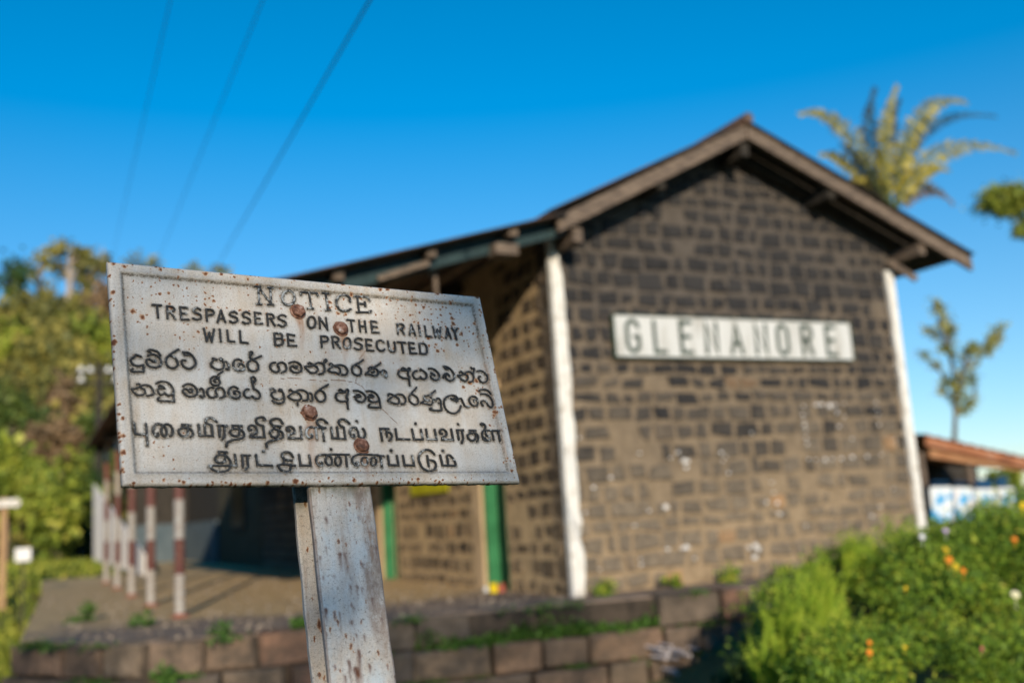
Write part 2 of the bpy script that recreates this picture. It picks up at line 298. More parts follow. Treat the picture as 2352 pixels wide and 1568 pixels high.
STROKES = """0l 2714,234 2693,608
0l 2649,238 2757,232
0l 2649,616 2735,614
0l 2718,245 2926,591
0l 2946,241 2926,591
0l 2903,233 3001,235
0l 2864,608 2968,603
0s 3305,266 3365,281 3404,335 3410,414 3383,495 3330,558 3265,584 3205,569 3167,515 3160,437 3186,356 3239,293 3305,266
0l 3547,328 3566,271 3884,265 3894,313
0l 3724,268 3724,604
0l 3654,619 3762,613
0l 4069,247 4070,604
0l 4006,247 4133,247
0l 4016,621 4109,613
0s 4566,387 4558,288 4470,252 4348,283 4274,389 4273,513 4347,599 4463,601 4553,550
0l 4734,259 4721,604
0l 4669,258 4957,250 4987,323
0l 4738,421 4876,415
0l 4881,365 4877,459
0l 4672,614 4936,598 4985,556
1l 717,805 871,801
1l 794,802 799,1051
1l 970,805 963,1056
1s 969,810 1050,813 1095,850 1075,898 973,935
1l 1024,930 1095,1054
1l 1335,810 1204,808 1205,1060 1339,1050
1l 1202,934 1300,935
1s 1564,828 1509,799 1443,835 1451,894 1515,917 1562,951 1548,1008 1487,1041 1415,1019
1l 1674,809 1666,1046
1s 1674,814 1758,811 1805,845 1783,904 1671,936
1l 1860,1058 1944,808 2001,1047
1l 1884,990 1986,982
1s 2238,846 2182,813 2109,857 2121,904 2187,927 2235,962 2212,1021 2149,1049 2092,1021
1s 2482,835 2416,802 2350,846 2362,903 2428,927 2476,965 2453,1021 2389,1049 2332,1021
1l 2695,808 2582,802 2573,1034 2705,1024
1l 2577,918 2665,921
1l 2819,807 2809,1041
1s 2818,813 2898,810 2939,846 2915,896 2818,918
1l 2877,913 2941,1050
1s 3182,835 3122,807 3040,847 3044,905 3116,929 3165,968 3140,1029 3074,1053 3015,1025
1s 3703,794 3740,808 3763,851 3765,913 3746,976 3711,1023 3669,1043 3632,1029 3610,986 3608,925 3627,862 3662,814 3703,794
1l 3843,1037 3858,797 3994,1052 3997,795
1l 4439,804 4582,808
1l 4516,804 4506,1053
1l 4692,794 4678,1040
1l 4808,801 4801,1045
1l 4691,922 4803,923
1l 5064,801 4946,794 4935,1042 5077,1039
1l 4940,913 5054,918
1l 5513,806 5498,1029
1s 5513,811 5614,809 5652,848 5618,902 5509,925
1l 5574,920 5635,1031
1l 5752,1037 5830,802 5879,1039
1l 5780,967 5868,967
1l 5995,804 5993,1034
1l 6133,810 6126,1046 6240,1048
1l 6322,806 6334,1048 6406,874 6432,1062 6496,814
1l 6576,1052 6654,823 6693,1054
1l 6602,976 6687,976
1l 6765,804 6808,908 6889,805
1l 6808,908 6818,1066
2l 1596,1210 1622,1468 1683,1288 1712,1471 1778,1215
2l 1884,1207 1881,1451
2l 2021,1216 2021,1441 2134,1443
2l 2257,1208 2249,1444 2379,1454
2l 2912,1213 2900,1457
2s 2912,1216 3028,1212 3058,1254 3025,1305 2907,1328
2s 2907,1328 3024,1316 3063,1360 3037,1429 2971,1458 2900,1457
2l 3304,1227 3170,1213 3162,1453 3316,1448
2l 3164,1333 3272,1336
2l 3838,1206 3823,1438
2s 3837,1210 3934,1209 3970,1245 3942,1306 3827,1334
2l 4066,1199 4060,1436
2s 4066,1203 4150,1203 4192,1240 4164,1297 4061,1324
2l 4124,1320 4191,1438
2s 4373,1207 4407,1220 4428,1261 4428,1319 4410,1378 4376,1422 4338,1440 4304,1427 4283,1386 4282,1329 4301,1270 4334,1225 4373,1207
2s 4683,1215 4618,1196 4540,1231 4536,1292 4609,1315 4660,1357 4631,1419 4559,1449 4497,1418
2l 4887,1215 4767,1210 4755,1451 4897,1448
2l 4759,1331 4858,1334
2s 5137,1245 5093,1213 5011,1233 4982,1326 5000,1415 5074,1445 5135,1401
2s 5241,1217 5239,1370 5272,1438 5343,1434 5376,1361 5379,1228
2l 5450,1223 5621,1226
2l 5540,1227 5536,1452
2l 5814,1225 5703,1220 5691,1453 5833,1450
2l 5692,1334 5803,1337
2l 5931,1221 5916,1445
2s 5931,1226 6031,1219 6084,1284 6077,1387 6017,1453 5915,1449
3s 448,1847 362,1817 337,1850 275,1911 279,1958 309,2010 375,2030 471,2013
3l 472,2001 478,2055 473,2132 388,2141
3s 388,2141 281,2142 270,2105 304,2087
3s 572,1730 615,1703 683,1715 743,1742 780,1803
3s 599,1736 630,1777
3s 569,1824 622,1793 704,1804 763,1851 784,1929 751,2009 673,2044 579,2026 536,1959 543,1904 582,1886 614,1907 653,1936 692,1922 680,1896
3s 1105,1664 1001,1734 911,1811 867,1893 875,1971 922,2031 991,2035 1058,1984 1061,1897 1021,1828 954,1801
3s 1178,1715 1270,1721 1337,1777 1379,1863 1376,1943 1316,2010 1244,2033 1169,1994 1136,1924 1158,1876 1214,1880
3s 1184,1731 1209,1769 1281,1765
3s 1701,1805 1765,1826 1705,1845 1655,1913 1665,1960 1711,2006 1789,2026 1866,1989 1891,1916 1878,1868 1830,1830 1840,1801 1872,1816
3s 1877,1872 1930,1861 1963,1895 1972,1951 1959,2009 1923,2003
3s 1852,2054 1765,2123
3s 2223,1824 2173,1802 2104,1818 2060,1890 2060,1955 2099,2009 2171,2026 2241,2002 2255,1936 2222,1897 2170,1896 2159,1933
3s 2398,1665 2417,1627 2445,1646 2426,1680 2395,1686
3s 2395,1686 2391,1756 2415,1780 2453,1777 2606,1702
3s 2413,1796 2340,1850 2324,1924 2346,1996 2418,2025 2497,1988 2525,1913 2499,1841 2436,1795
3s 2860,1824 2798,1832 2753,1884 2753,1950 2792,2006 2852,2019 2912,1975 2911,1917 2891,1893 2912,1842 2970,1814 3030,1835 3058,1892 3048,1967 2960,2022
3s 3130,1814 3204,1788 3289,1800 3345,1856 3351,1931 3321,1983 3254,2011 3185,2002 3139,1959 3139,1901 3169,1882 3200,1881
3s 3213,1905 3259,1915 3270,1885 3248,1878
3s 3502,1814 3521,1791 3559,1806 3602,1842 3661,1881 3670,1931 3615,1985 3548,2005 3475,1958 3422,1877
3s 3426,1877 3503,1864 3595,1838 3673,1791 3747,1783 3800,1814 3814,1881 3795,1958 3740,2003 3687,2015
3s 3811,1792 3826,1744 3856,1700 3877,1724 3848,1760
3s 3962,1813 3929,1815 3933,1789 3966,1788 4001,1828 4073,1842 4123,1890 4117,1959 4075,1995 4014,1964 3948,1967 3881,1924 3992,1837
3s 4052,1817 4136,1804 4224,1825 4271,1899 4260,1968 4213,2005 4150,2012
3s 4639,1663 4544,1729 4434,1787 4384,1842 4370,1929 4403,1987 4475,2005 4541,1963 4557,1884 4529,1825 4466,1794
3s 4641,1966 4730,1884 4735,1832 4776,1812 4836,1813 4998,1712
3s 4730,1884 4813,1845 4881,1850 4915,1900 4886,1971 4822,2001 4749,1978 4640,1971
3s 4831,1896 4818,1923 4775,1921
3s 4914,1905 4992,1901 5032,1868 5078,1901 5085,1961 5060,2006 5040,1977
3l 4996,1905 4991,1957
3s 5436,1815 5466,1791 5514,1820 5554,1844 5591,1789 5617,1814 5567,1870 5552,1950 5574,2002 5522,2018 5435,2018 5363,1977 5345,1908 5394,1852 5475,1844 5552,1853
3s 5553,2021 5553,2091 5546,2170
3s 5768,1837 5712,1854 5664,1918 5669,1989 5725,2021 5801,2000 5819,1972 5835,2007 5896,2013 5955,1966 5957,1885 5903,1835 5856,1801
3d 5853,1815 5884,1813
3s 6041,1774 6131,1778 6211,1837 6250,1915 6227,1988 6145,2032 6071,1996 6054,1943 6096,1914 6149,1921 6077,1870
3s 6393,1705 6428,1762 6482,1768
3s 6393,1705 6489,1731 6566,1809 6597,1907 6557,1991 6476,2026 6400,1989 6395,1926 6447,1897 6483,1922
3s 6484,1917 6434,1866 6376,1882 6339,1929 6336,1965
3s 6739,1827 6763,1803 6794,1834 6817,1860 6887,1884 6906,1928 6864,1994 6813,2015 6745,1982 6674,1894
3s 6673,1899 6755,1886 6849,1840 6924,1800 6996,1814 7040,1876 7034,1950 6982,2016 6912,2033
3s 7050,1830 7076,1773 7093,1717 7043,1729 7026,1698
3s 7156,1778 7245,1765 7330,1816 7370,1897 7342,1981 7254,2031 7183,2007 7156,1935 7178,1897 7207,1895
4s 347,2377 387,2375 398,2420
4s 248,2472 315,2462 363,2437 419,2404 487,2386 560,2405 603,2472 612,2533 582,2572 500,2587
4s 248,2476 290,2538 347,2581 421,2578 467,2531 461,2478 410,2442
4s 676,2350 716,2318 792,2307 872,2330 930,2389 951,2473 932,2535 874,2568 828,2555 796,2525 759,2558 712,2552 692,2507 699,2453 748,2432 802,2437 771,2404 725,2383 713,2406
4l 945,2496 945,2589 946,2679 812,2674
4s 812,2674 696,2674 672,2637 701,2613
4s 1125,2377 1184,2343 1261,2336 1328,2380 1363,2456 1343,2527 1283,2568 1199,2571 1134,2520 1117,2466 1148,2434 1189,2440 1227,2485 1270,2483 1274,2436 1239,2430
4s 1415,2430 1431,2410 1465,2428 1477,2490 1467,2561 1437,2582 1408,2552
4s 1661,2389 1612,2383 1558,2417 1535,2472 1554,2542 1607,2579 1673,2561 1703,2513 1689,2474 1702,2411 1756,2377 1819,2398 1849,2460 1842,2531 1802,2564 1754,2581
4s 1775,2185 1719,2164 1652,2183 1617,2249 1639,2319 1702,2340 1762,2313 1782,2257 1750,2210 1699,2217 1681,2253 1708,2272
4s 2097,2386 2035,2353 1967,2368 1920,2441 1923,2512 1976,2565 2055,2578 2111,2536 2118,2465 2077,2435 2025,2441 2017,2485 2043,2484
4s 2296,2389 2244,2396 2200,2453 2201,2517 2241,2555 2293,2553 2341,2524 2374,2558 2432,2572 2482,2530 2482,2458 2436,2404 2386,2382 2386,2350 2377,2261 2367,2157 2413,2142 2438,2186 2424,2243 2396,2228
4s 2706,2381 2716,2360 2754,2363 2786,2410 2722,2437 2704,2494 2739,2549 2805,2567 2883,2556 2934,2509 2928,2437 2888,2390 2856,2399 2868,2366 2912,2380
4s 2933,2518 2933,2582 2896,2632 2825,2651 2759,2637 2707,2599
4s 3058,2382 3076,2365 3111,2397 3155,2411 3222,2433 3265,2497 3245,2555 3181,2573 3096,2568 3019,2506 3089,2447 3164,2403 3247,2366 3324,2371 3397,2418 3404,2483 3378,2558 3296,2581
4s 3411,2426 3459,2424 3484,2472 3480,2554 3445,2580
4s 3182,2622 3176,2671
4s 3838,2225 3715,2297 3600,2377 3551,2445 3557,2519 3611,2582 3684,2572 3742,2504 3737,2421 3696,2373 3644,2350
4s 4039,2339 4063,2317 4104,2341 4150,2364 4199,2312 4227,2344 4192,2413 4165,2481 4191,2522 4153,2556 4070,2568 3984,2546 3951,2472 3989,2404 4066,2376 4148,2377
4s 4161,2556 4165,2639 4162,2714
4s 4336,2331 4418,2332 4511,2375 4562,2449 4539,2517 4465,2562 4393,2548 4350,2508 4381,2464 4457,2453 4422,2412 4389,2413
4s 4337,2453 4383,2452
4s 4602,2333 4686,2329 4773,2364 4828,2439 4841,2515
4l 4841,2515 4838,2608 4838,2669 4714,2672
4s 4714,2672 4614,2666 4600,2625 4629,2603
4s 4824,2516 4759,2552 4674,2555 4622,2514 4631,2463 4725,2451 4698,2410 4657,2403
4s 4612,2451 4667,2449
4s 5045,2413 5061,2370 5112,2377 5174,2413 5244,2457 5259,2517 5222,2578 5155,2572 5073,2549 5019,2517 5090,2455 5185,2399 5277,2370 5359,2393 5401,2478 5365,2556 5291,2580
4s 5687,2207 5601,2289 5516,2371 5481,2442 5489,2519 5557,2577 5638,2566 5671,2504 5655,2426 5594,2377 5544,2361
4s 6088,2260 5962,2354 5877,2379 5820,2394 5803,2438 5832,2472 5718,2537
4s 5717,2541 5817,2551 5920,2574 5984,2519 5993,2449 5952,2407
4s 5831,2481 5890,2496 5908,2469
4s 6005,2457 6084,2463 6100,2427 6151,2443 6167,2521 6116,2532
4l 6167,2521 6151,2627 6147,2690 6021,2696
4s 6021,2696 5916,2687 5895,2653 5942,2642
4s 6410,2420 6492,2466 6546,2473 6566,2419 6531,2367 6452,2348 6346,2374 6259,2448 6230,2546 6246,2650 6321,2727 6436,2741 6552,2667 6609,2568
4s 6485,2413 6524,2403 6535,2438
4s 6604,2417 6650,2416 6671,2495 6700,2574 6790,2589
4s 7026,2402 6970,2359 6885,2362 6827,2436 6835,2507 6889,2559 6974,2556 7016,2492 7000,2439 6945,2432 6932,2468
4s 7102,2227 7147,2194 7253,2189 7331,2227 7365,2290
4s 7125,2294 7231,2290 7323,2346 7364,2444 7358,2534 7309,2581 7250,2547 7213,2458 7150,2442 7096,2471 7103,2525 7126,2551
5l 251,3099 258,3297 431,3304
5l 444,3109 447,3315 444,3491
5s 604,3294 631,3282 635,3319 595,3327 559,3269 558,3188 603,3120 658,3104 716,3132 760,3176 774,3250 756,3317 715,3325 693,3266 699,3185 744,3124 799,3108 857,3144 881,3218 865,3293 829,3323
5l 1194,3114 1050,3113 1059,3170
5s 1145,3123 1138,3206 1125,3281 1080,3326 1013,3313 978,3246 1002,3193 1066,3169 1148,3175 1206,3219 1214,3287 1176,3332
5l 1330,3103 1330,3307 1556,3311 1554,3106
5l 1435,3108 1428,3298
5s 1554,3106 1476,3077 1461,3016 1506,2977 1577,2975 1649,3042
5l 1675,3114 1824,3116
5l 1685,3113 1676,3318
5l 1777,3125 1767,3293 1724,3370
5l 2091,3110 1932,3106 1926,3168
5s 2039,3119 2037,3212 2014,3289 1954,3309 1893,3284 1869,3230 1896,3184 1962,3167 2054,3181 2107,3234 2106,3303 2051,3350 1933,3375 1830,3407 1782,3460 1778,3498
5s 2258,3184 2214,3185 2212,3131 2260,3099 2324,3113 2353,3182 2323,3253 2232,3285
5l 2232,3285 2228,3320 2479,3320 2480,3102
5s 2480,3102 2402,3080 2363,3026 2370,2971 2433,2938 2500,2936 2525,2975 2501,2991
5s 2847,3046 2803,2968 2722,2954 2644,2980 2622,3036 2661,3090 2691,3152 2776,3190 2823,3236 2814,3306 2742,3347 2604,3380 2501,3436 2500,3505
5l 2697,3097 2794,3103 2783,3134
5s 2660,3160 2593,3217 2606,3294 2678,3317 2744,3269 2753,3190
5s 2920,3187 2958,3186 2953,3162 2909,3155 2929,3115 2998,3106 3046,3152 3037,3224 2933,3265
5l 2928,3273 2925,3328 3171,3332 3175,3102
5s 3344,3250 3375,3249 3368,3305 3304,3314 3267,3251 3286,3163 3356,3106 3425,3113 3459,3152 3458,3328
5l 3456,3112 3660,3116
5l 3595,3125 3593,3365
5s 3591,3101 3526,3062 3503,2998 3557,2948 3629,2947 3705,3018
5l 3769,3097 3765,3315 4018,3327 4020,3100
5l 3885,3095 3879,3297
5s 4020,3100 3947,3053 3934,2979 3989,2937 4068,2943 4146,3015
5s 4201,3235 4194,3284 4140,3268 4130,3171 4181,3105 4254,3103 4291,3184 4293,3274 4351,3314 4417,3263 4430,3181 4399,3116
5d 4303,2958 4333,2957
5l 4929,3107 4758,3106 4755,3342
5s 4877,3116 4874,3183 4870,3257
5s 4870,3183 4949,3190 4972,3247 4944,3314 4905,3348
5l 5074,3104 5071,3312 5334,3316
5l 5424,3105 5429,3315 5619,3316 5614,3109
5d 5525,2980 5558,2979
5l 5730,3099 5724,3310 5917,3312 5914,3103
5s 6066,3186 6023,3178 6035,3118 6094,3091 6155,3141 6150,3210 6051,3263
5l 6051,3263 6041,3310 6282,3310 6283,3087
5l 6552,3099 6411,3102 6411,3300
5l 6514,3108 6514,3281 6463,3376
5d 6465,2971 6496,2970
5l 6834,3106 6696,3105 6694,3157
5s 6812,3120 6768,3156 6672,3175 6621,3219 6639,3288 6705,3321 6786,3285 6814,3198
5s 6803,3164 6858,3206 6851,3284 6812,3337
5s 7000,2985 6989,2950 7043,2957 7076,3018 7033,3089 6974,3143 6964,3230 7003,3265 7026,3290
5s 7068,3097 7054,3203 7124,3228
5s 6962,3239 6977,3300 7066,3316 7121,3280
5l 7078,3097 7407,3099
5s 7196,3112 7204,3183 7202,3296
5l 7348,3109 7347,3321
6l 1775,3609 1634,3603 1629,3659
6s 1731,3621 1738,3696 1715,3778 1649,3808 1581,3794 1559,3734 1592,3682 1664,3663 1746,3681 1809,3755 1815,3838 1771,3927 1668,3975 1558,3964 1479,3912 1443,3861
6l 1446,3861 1915,3860 1908,3654
6l 2028,3665 2176,3667
6l 2038,3665 2027,3882
6l 2125,3671 2116,3882 2067,3934
6l 2286,3655 2290,3844 2554,3859
6d 2432,3585 2463,3584
6s 2955,3688 2918,3619 2839,3596 2767,3628 2765,3705 2834,3751 2931,3758
6l 2787,3713 2771,3835
6s 2658,3851 2757,3828 2875,3843 2978,3858
6s 2665,3859 2700,3935 2784,3973 2870,3942 2896,3851
6l 3078,3645 3077,3850 3274,3858 3267,3655
6s 3460,3787 3489,3803 3473,3857 3421,3850 3385,3772 3413,3686 3496,3646 3597,3645 3663,3676 3690,3755 3663,3833 3600,3841 3563,3771 3600,3677 3659,3645
6s 3819,3677 3846,3689 3862,3722 3863,3766 3849,3810 3823,3842 3793,3854 3767,3843 3751,3810 3750,3766 3764,3722 3789,3690 3819,3677
6l 3653,3637 4040,3638
6l 3973,3658 3964,3872
6d 3707,3533 3738,3533
6s 4141,3808 4185,3784 4192,3840 4135,3848 4083,3769 4111,3689 4207,3641 4289,3632
6s 4341,3688 4369,3698 4387,3728 4388,3768 4374,3808 4347,3837 4315,3848 4287,3837 4270,3808 4269,3768 4283,3728 4309,3699 4341,3688
6s 4524,3687 4551,3697 4567,3727 4568,3767 4554,3807 4528,3837 4498,3848 4471,3837 4455,3808 4454,3767 4468,3727 4494,3698 4524,3687
6l 4250,3628 4616,3642
6l 4609,3655 4731,3661
6l 4665,3662 4659,3871
6l 4820,3652 4817,3839 5007,3847 5008,3651
6d 4911,3545 4946,3545
6l 5134,3650 5133,3842 5331,3850 5330,3649
6s 5810,3621 5746,3546 5645,3526 5532,3573 5462,3673 5458,3788 5504,3903 5605,3961 5721,3944 5797,3862 5780,3771 5700,3738 5648,3738
6l 5648,3647 5641,3862
6l 5929,3636 5941,3845 6230,3853
6s 6065,3836 6075,3744 6074,3661 6125,3631 6185,3685 6226,3786 6230,3853
6d 6015,3535 6047,3535"""
# ================================================================ the notice
PO = Vector((0.12983943, 1.88490154, 0.49315329)); PU = Vector((0.99742840, 0.06391344, -0.03242917)).normalized(); PV = Vector((0.04330988, -0.24481210, -0.96860275)).normalized()
PW, PH = 0.76, 0.42079
shear = PV.dot(PU); E2 = (PV - PU * shear).normalized(); ND = PU.cross(E2)      # ND points into the plate, away from the reader
c2 = math.sqrt(1 - shear * shear)
notice = empty('notice_sign', (0.55, 1.38, -1.6), 'rusty white cast iron trespass notice in three scripts on a leaning post in the foreground', 'sign')
PM = Matrix(((PU.x, E2.x, ND.x, PO.x), (PU.y, E2.y, ND.y, PO.y), (PU.z, E2.z, ND.z, PO.z), (0, 0, 0, 1)))
INV = Matrix.Translation((-0.55, -1.38, 1.6))
def place(o, parent=notice):
    o.parent = parent
    o.matrix_local = (INV @ PM) if parent is notice else Matrix.Identity(4)
    return o
def st(s, t, h=0.0): return (s + t * shear, t * c2, -h)
lines = {}
for ln in STROKES.split('\n'):
    k, *pts = ln.split(); P = np.array([[float(q) for q in p.split(',')] for p in pts]) / 1e4
    lines.setdefault(int(k[0]), []).append((k[1], P))
def smooth_line(P, n=5):
    Q = np.vstack([2 * P[0] - P[1], P, 2 * P[-1] - P[-2]]); out = []
    for i in range(1, len(Q) - 2):
        for j in range(n):
            t = j / n; a, b, c, d = Q[i - 1], Q[i], Q[i + 1], Q[i + 2]
            out.append(.5 * (2 * b + (c - a) * t + (2 * a - 5 * b + 4 * c - d) * t * t + (3 * b - a - 3 * c + d) * t ** 3))
    out.append(Q[-2]); return np.array(out)
def ribbon(mb, P, w_, h, mk=st, top=.62, wob=.0):
    """a raised stroke with sloping flanks and rounded ends along the 2-D line P"""
    keep = [0] + [i for i in range(1, len(P)) if np.linalg.norm(P[i] - P[i - 1]) > 1e-5]; P = P[keep]
    d = np.gradient(P, axis=0) if len(P) > 2 else np.tile(P[1] - P[0], (2, 1)); seg = np.diff(P, axis=0); seg /= np.linalg.norm(seg, axis=1)[:, None]
    nrm = []; sc = []
    for i in range(len(P)):
        a = seg[max(i - 1, 0)]; b = seg[min(i, len(seg) - 1)]; t = a + b
        t = t / np.linalg.norm(t) if np.linalg.norm(t) > .2 else b
        nrm.append((-t[1], t[0])); sc.append(min(1.7, 1 / max(.45, abs(t @ b))))
    nrm = np.array(nrm); sc = np.array(sc)
    e0, e1 = -seg[0], seg[-1]
    P2 = np.vstack([P[0] + e0 * w_ * .9, P[0] + e0 * w_ * .5, P, P[-1] + e1 * w_ * .5, P[-1] + e1 * w_ * .9])
    N2 = np.vstack([nrm[0], nrm[0], nrm, nrm[-1], nrm[-1]]); S = np.concatenate([[.35, .85], sc, [.85, .35]]); H = np.concatenate([[.25, .85], np.ones(len(P)), [.85, .25]])
    vs = []; fs = []
    for i in range(len(P2)):
        ww = w_ * S[i] * (1 + wob * rng.normal()); hh = h * H[i] * (1 + wob * rng.normal())
        for a, b in ((-1, -.0006), (-top, hh), (top, hh), (1, -.0006)):
            q = P2[i] + N2[i] * ww * a; vs.append(mk(q[0], q[1], b))
        if i:
            o = 4 * i
            for k in range(3): fs.append((o - 4 + k, o - 3 + k, o + 1 + k, o + k))
    fs.append((0, 1, 2, 3)); o = 4 * (len(P2) - 1); fs.append((o + 3, o + 2, o + 1, o))
    mb.add(vs, fs)
def dome(mb, c, r, h, mk=st, n=10, rings=3):
    vs = []; fs = []
    for j in range(rings + 1):
        a = j / (rings + .0) * math.pi / 2; rr = r * math.cos(a) if j < rings else r * .05
        for k in range(n): vs.append(mk(c[0] + rr * math.cos(2 * math.pi * k / n), c[1] + rr * math.sin(2 * math.pi * k / n), h * math.sin(a)))
    for j in range(rings):
        for k in range(n): fs.append((j * n + k, j * n + (k + 1) % n, (j + 1) * n + (k + 1) % n, (j + 1) * n + k))
    fs.append(tuple(rings * n + k for k in range(n))); mb.add(vs, fs)
# dirt map of the plate: where grime has lodged round the raised letters (1 mm raster)
GW, GH = 761, 422
grime = np.zeros((GH, GW)); rustmap = np.zeros((GH, GW)); runmap = np.zeros((GH, GW))
def stamp(A, s, t, r, val=1.0):
    x, y = s * 1000, t * 1000; x0, x1, y0, y1 = int(x - r - 1), int(x + r + 2), int(y - r - 1), int(y + r + 2)
    x0, y0, x1, y1 = max(x0, 0), max(y0, 0), min(x1, A.shape[1]), min(y1, A.shape[0])
    if x1 <= x0 or y1 <= y0: return
    yy, xx = np.mgrid[y0:y1, x0:x1]; m_ = ((xx - x) ** 2 + (yy - y) ** 2) < r * r; A[y0:y1, x0:x1][m_] = np.maximum(A[y0:y1, x0:x1][m_], val)
def blur(A, sig):
    k = np.arange(-int(3 * sig), int(3 * sig) + 1); g = np.exp(-k * k / (2 * sig * sig)); g /= g.sum()
    A = np.apply_along_axis(lambda r: np.convolve(r, g, 'same'), 1, A); return np.apply_along_axis(lambda r: np.convolve(r, g, 'same'), 0, A)
HALF = {0: .0024, 1: .0021, 2: .0021, 3: .00205, 4: .00195, 5: .0024, 6: .0023}
letter_mbs = []
for k, strokes in lines.items():
    ext = sorted((float(P[:, 0].min()), float(P[:, 0].max()), i_) for i_, (kd, P) in enumerate(strokes)); words = []; hi = -1
    for a, b, i_ in ext:
        if a > hi + .0105: words.append([])
        words[-1].append(i_); hi = max(hi, b)
    for wd in words:
        mb = MB(); letter_mbs.append((k, mb))
        for kind, P in (strokes[i_] for i_ in sorted(wd)):
            if kind == 'd':
                r = float(np.linalg.norm(P[1] - P[0])); dome(mb, P[0], r * .95, r * .85); stamp(grime, P[0][0], P[0][1] + .001, r * 1000 + 1.2); continue
            Q = smooth_line(P) if kind == 's' and len(P) > 2 else np.vstack([P[i] + (P[i + 1] - P[i]) * t for i in range(len(P) - 1) for t in (0, .02, .35, .65, .98)] + [P[-1:]])
            ribbon(mb, Q, HALF[k], .0036, wob=.07)
            for q in Q: stamp(grime, q[0], q[1] + .0008, HALF[k] * 1000 + 1.3)
BOLTS = [(0.4273, 0.1014, 'round'), (0.344, 0.0709, 'hex'), (0.3388, 0.282, 'hex'), (0.4315, 0.346, 'round')]
for s, t, kd in BOLTS:
    stamp(grime, s, t, 15); stamp(rustmap, s, t, 17, .5)
    for q in np.linspace(0, .075, 30): stamp(runmap, s + .004 * math.sin(q * 60), t + .012 + q, 8 * (1 - q / .11), 1.0 * (1 - q / .085))
RIM = .0215
yy, xx = np.mgrid[0:GH, 0:GW] / 1000.0
edge = np.minimum(np.minimum(xx, PW - xx), np.minimum(yy, PH - yy))
g2 = blur(grime, 2.1) * .9
g2 += np.exp(-((edge - RIM - .0015) / .0020) ** 2) * (.25 * (yy < .1) + .26)
g2 += .22 * np.exp(-((edge - RIM) / .012) ** 2)
g2 = np.clip(g2, 0, 1)
for cx, cy, r, v in ((.04, .10, .05, .33), (.10, .04, .05, .30), (.17, .055, .05, .26), (.21, .07, .05, .24), (.12, .12, .05, .24), (.05, .2, .03, .2), (.60, .05, .07, .33), (.68, .06, .06, .40), (.71, .10, .05, .36), (.55, .04, .05, .34), (.48, .03, .04, .3), (.63, .11, .05, .28), (.70, .2, .05, .28), (.74, .28, .03, .36), (.745, .38, .025, .34), (.3, .02, .06, .25), (.42, .05, .05, .26), (.52, .16, .05, .22), (.27, .40, .04, .2), (.08, .36, .06, .14), (.45, .40, .05, .18), (.3, .2, .2, .10), (.15, .13, .04, .2), (.13, .16, .05, .16)):
    rustmap = np.maximum(rustmap, v * np.exp(-(((xx - cx) / r) ** 2 + ((yy - cy) / r) ** 2)))
rustmap = np.maximum(rustmap, .36 * np.exp(-(edge / .013) ** 2)); rustmap = np.clip(rustmap + .05, 0, .6)
for s0, t0, L, wd, v in ((.44, .405, .05, 6, .5), (.385, .43, .10, 7, .55), (.725, .02, .02, 3, .2)): pass
for s0, t0, L, wd, v in ((.395, .14, .10, 6, .35), (.335, .31, .10, 8, .7), (.43, .37, .05, 9, .5), (.465, .15, .05, 7, .4), (.737, .16, .2, 2.2, .9), (.742, .30, .11, 1.8, .85), (.16, .19, .03, 3, .4), (.54, .16, .06, 5, .25), (.22, .03, .05, 3, .35), (.195, .03, .04, 3, .3)):
    for q in np.linspace(0, L, 60): stamp(runmap, s0 + .002 * math.sin(q * 90) + .00 * q, t0 + q, wd * (1 - .5 * q / L), v * (1 - .6 * q / L))
crack = [[(.288, .215), (.31, .212), (.345, .213), (.37, .2155), (.395, .212), (.42, .2125), (.44, .2155), (.452, .222), (.46, .232), (.468, .243), (.479, .26), (.50, .283), (.515, .30)], [(.44, .2155), (.445, .205), (.447, .196)], [(.455, .165), (.463, .157), (.472, .146)]]
runmap = blur(runmap, 2.0)
for cr in crack:
    for a, b in zip(cr[:-1], cr[1:]):
        for q in np.linspace(0, 1, 25): stamp(runmap, a[0] + (b[0] - a[0]) * q, a[1] + (b[1] - a[1]) * q, .75, .95); stamp(g2, a[0] + (b[0] - a[0]) * q, a[1] + (b[1] - a[1]) * q, .6, .7)
# plate: a fine grid for the cast face (raised rim), then a thick rounded edge
NX, NY = 380, 210
su = np.linspace(0, PW, NX + 1); tv = np.linspace(0, PH, NY + 1)
def rim_h(s, t):
    e = np.minimum(np.minimum(s, PW - s), np.minimum(t, PH - t))
    f = np.clip((RIM + .0022 - e) / .0044, 0, 1); h = .0042 * (f * f * (3 - 2 * f)) + .0012 * np.exp(-((e - RIM + .004) / .002) ** 2)
    return h - .0035 * np.clip((.004 - e) / .004, 0, 1) ** 2
T, S_ = np.meshgrid(tv, su, indexing='ij'); Hh = rim_h(S_, T) + .00035 * np.sin(S_ * 23 + 1) * np.sin(T * 31)
V = np.stack([S_ + T * shear, T * c2, -Hh], -1).reshape(-1, 3)
idx = np.arange((NX + 1) * (NY + 1)).reshape(NY + 1, NX + 1)
F = np.stack([idx[:-1, :-1], idx[:-1, 1:], idx[1:, 1:], idx[1:, :-1]], -1).reshape(-1, 4).tolist()
border = list(idx[0, :]) + list(idx[1:, -1]) + list(idx[-1, -2::-1]) + list(idx[-2:0:-1, 0])
nb = len(border); V = V.tolist(); ring = border
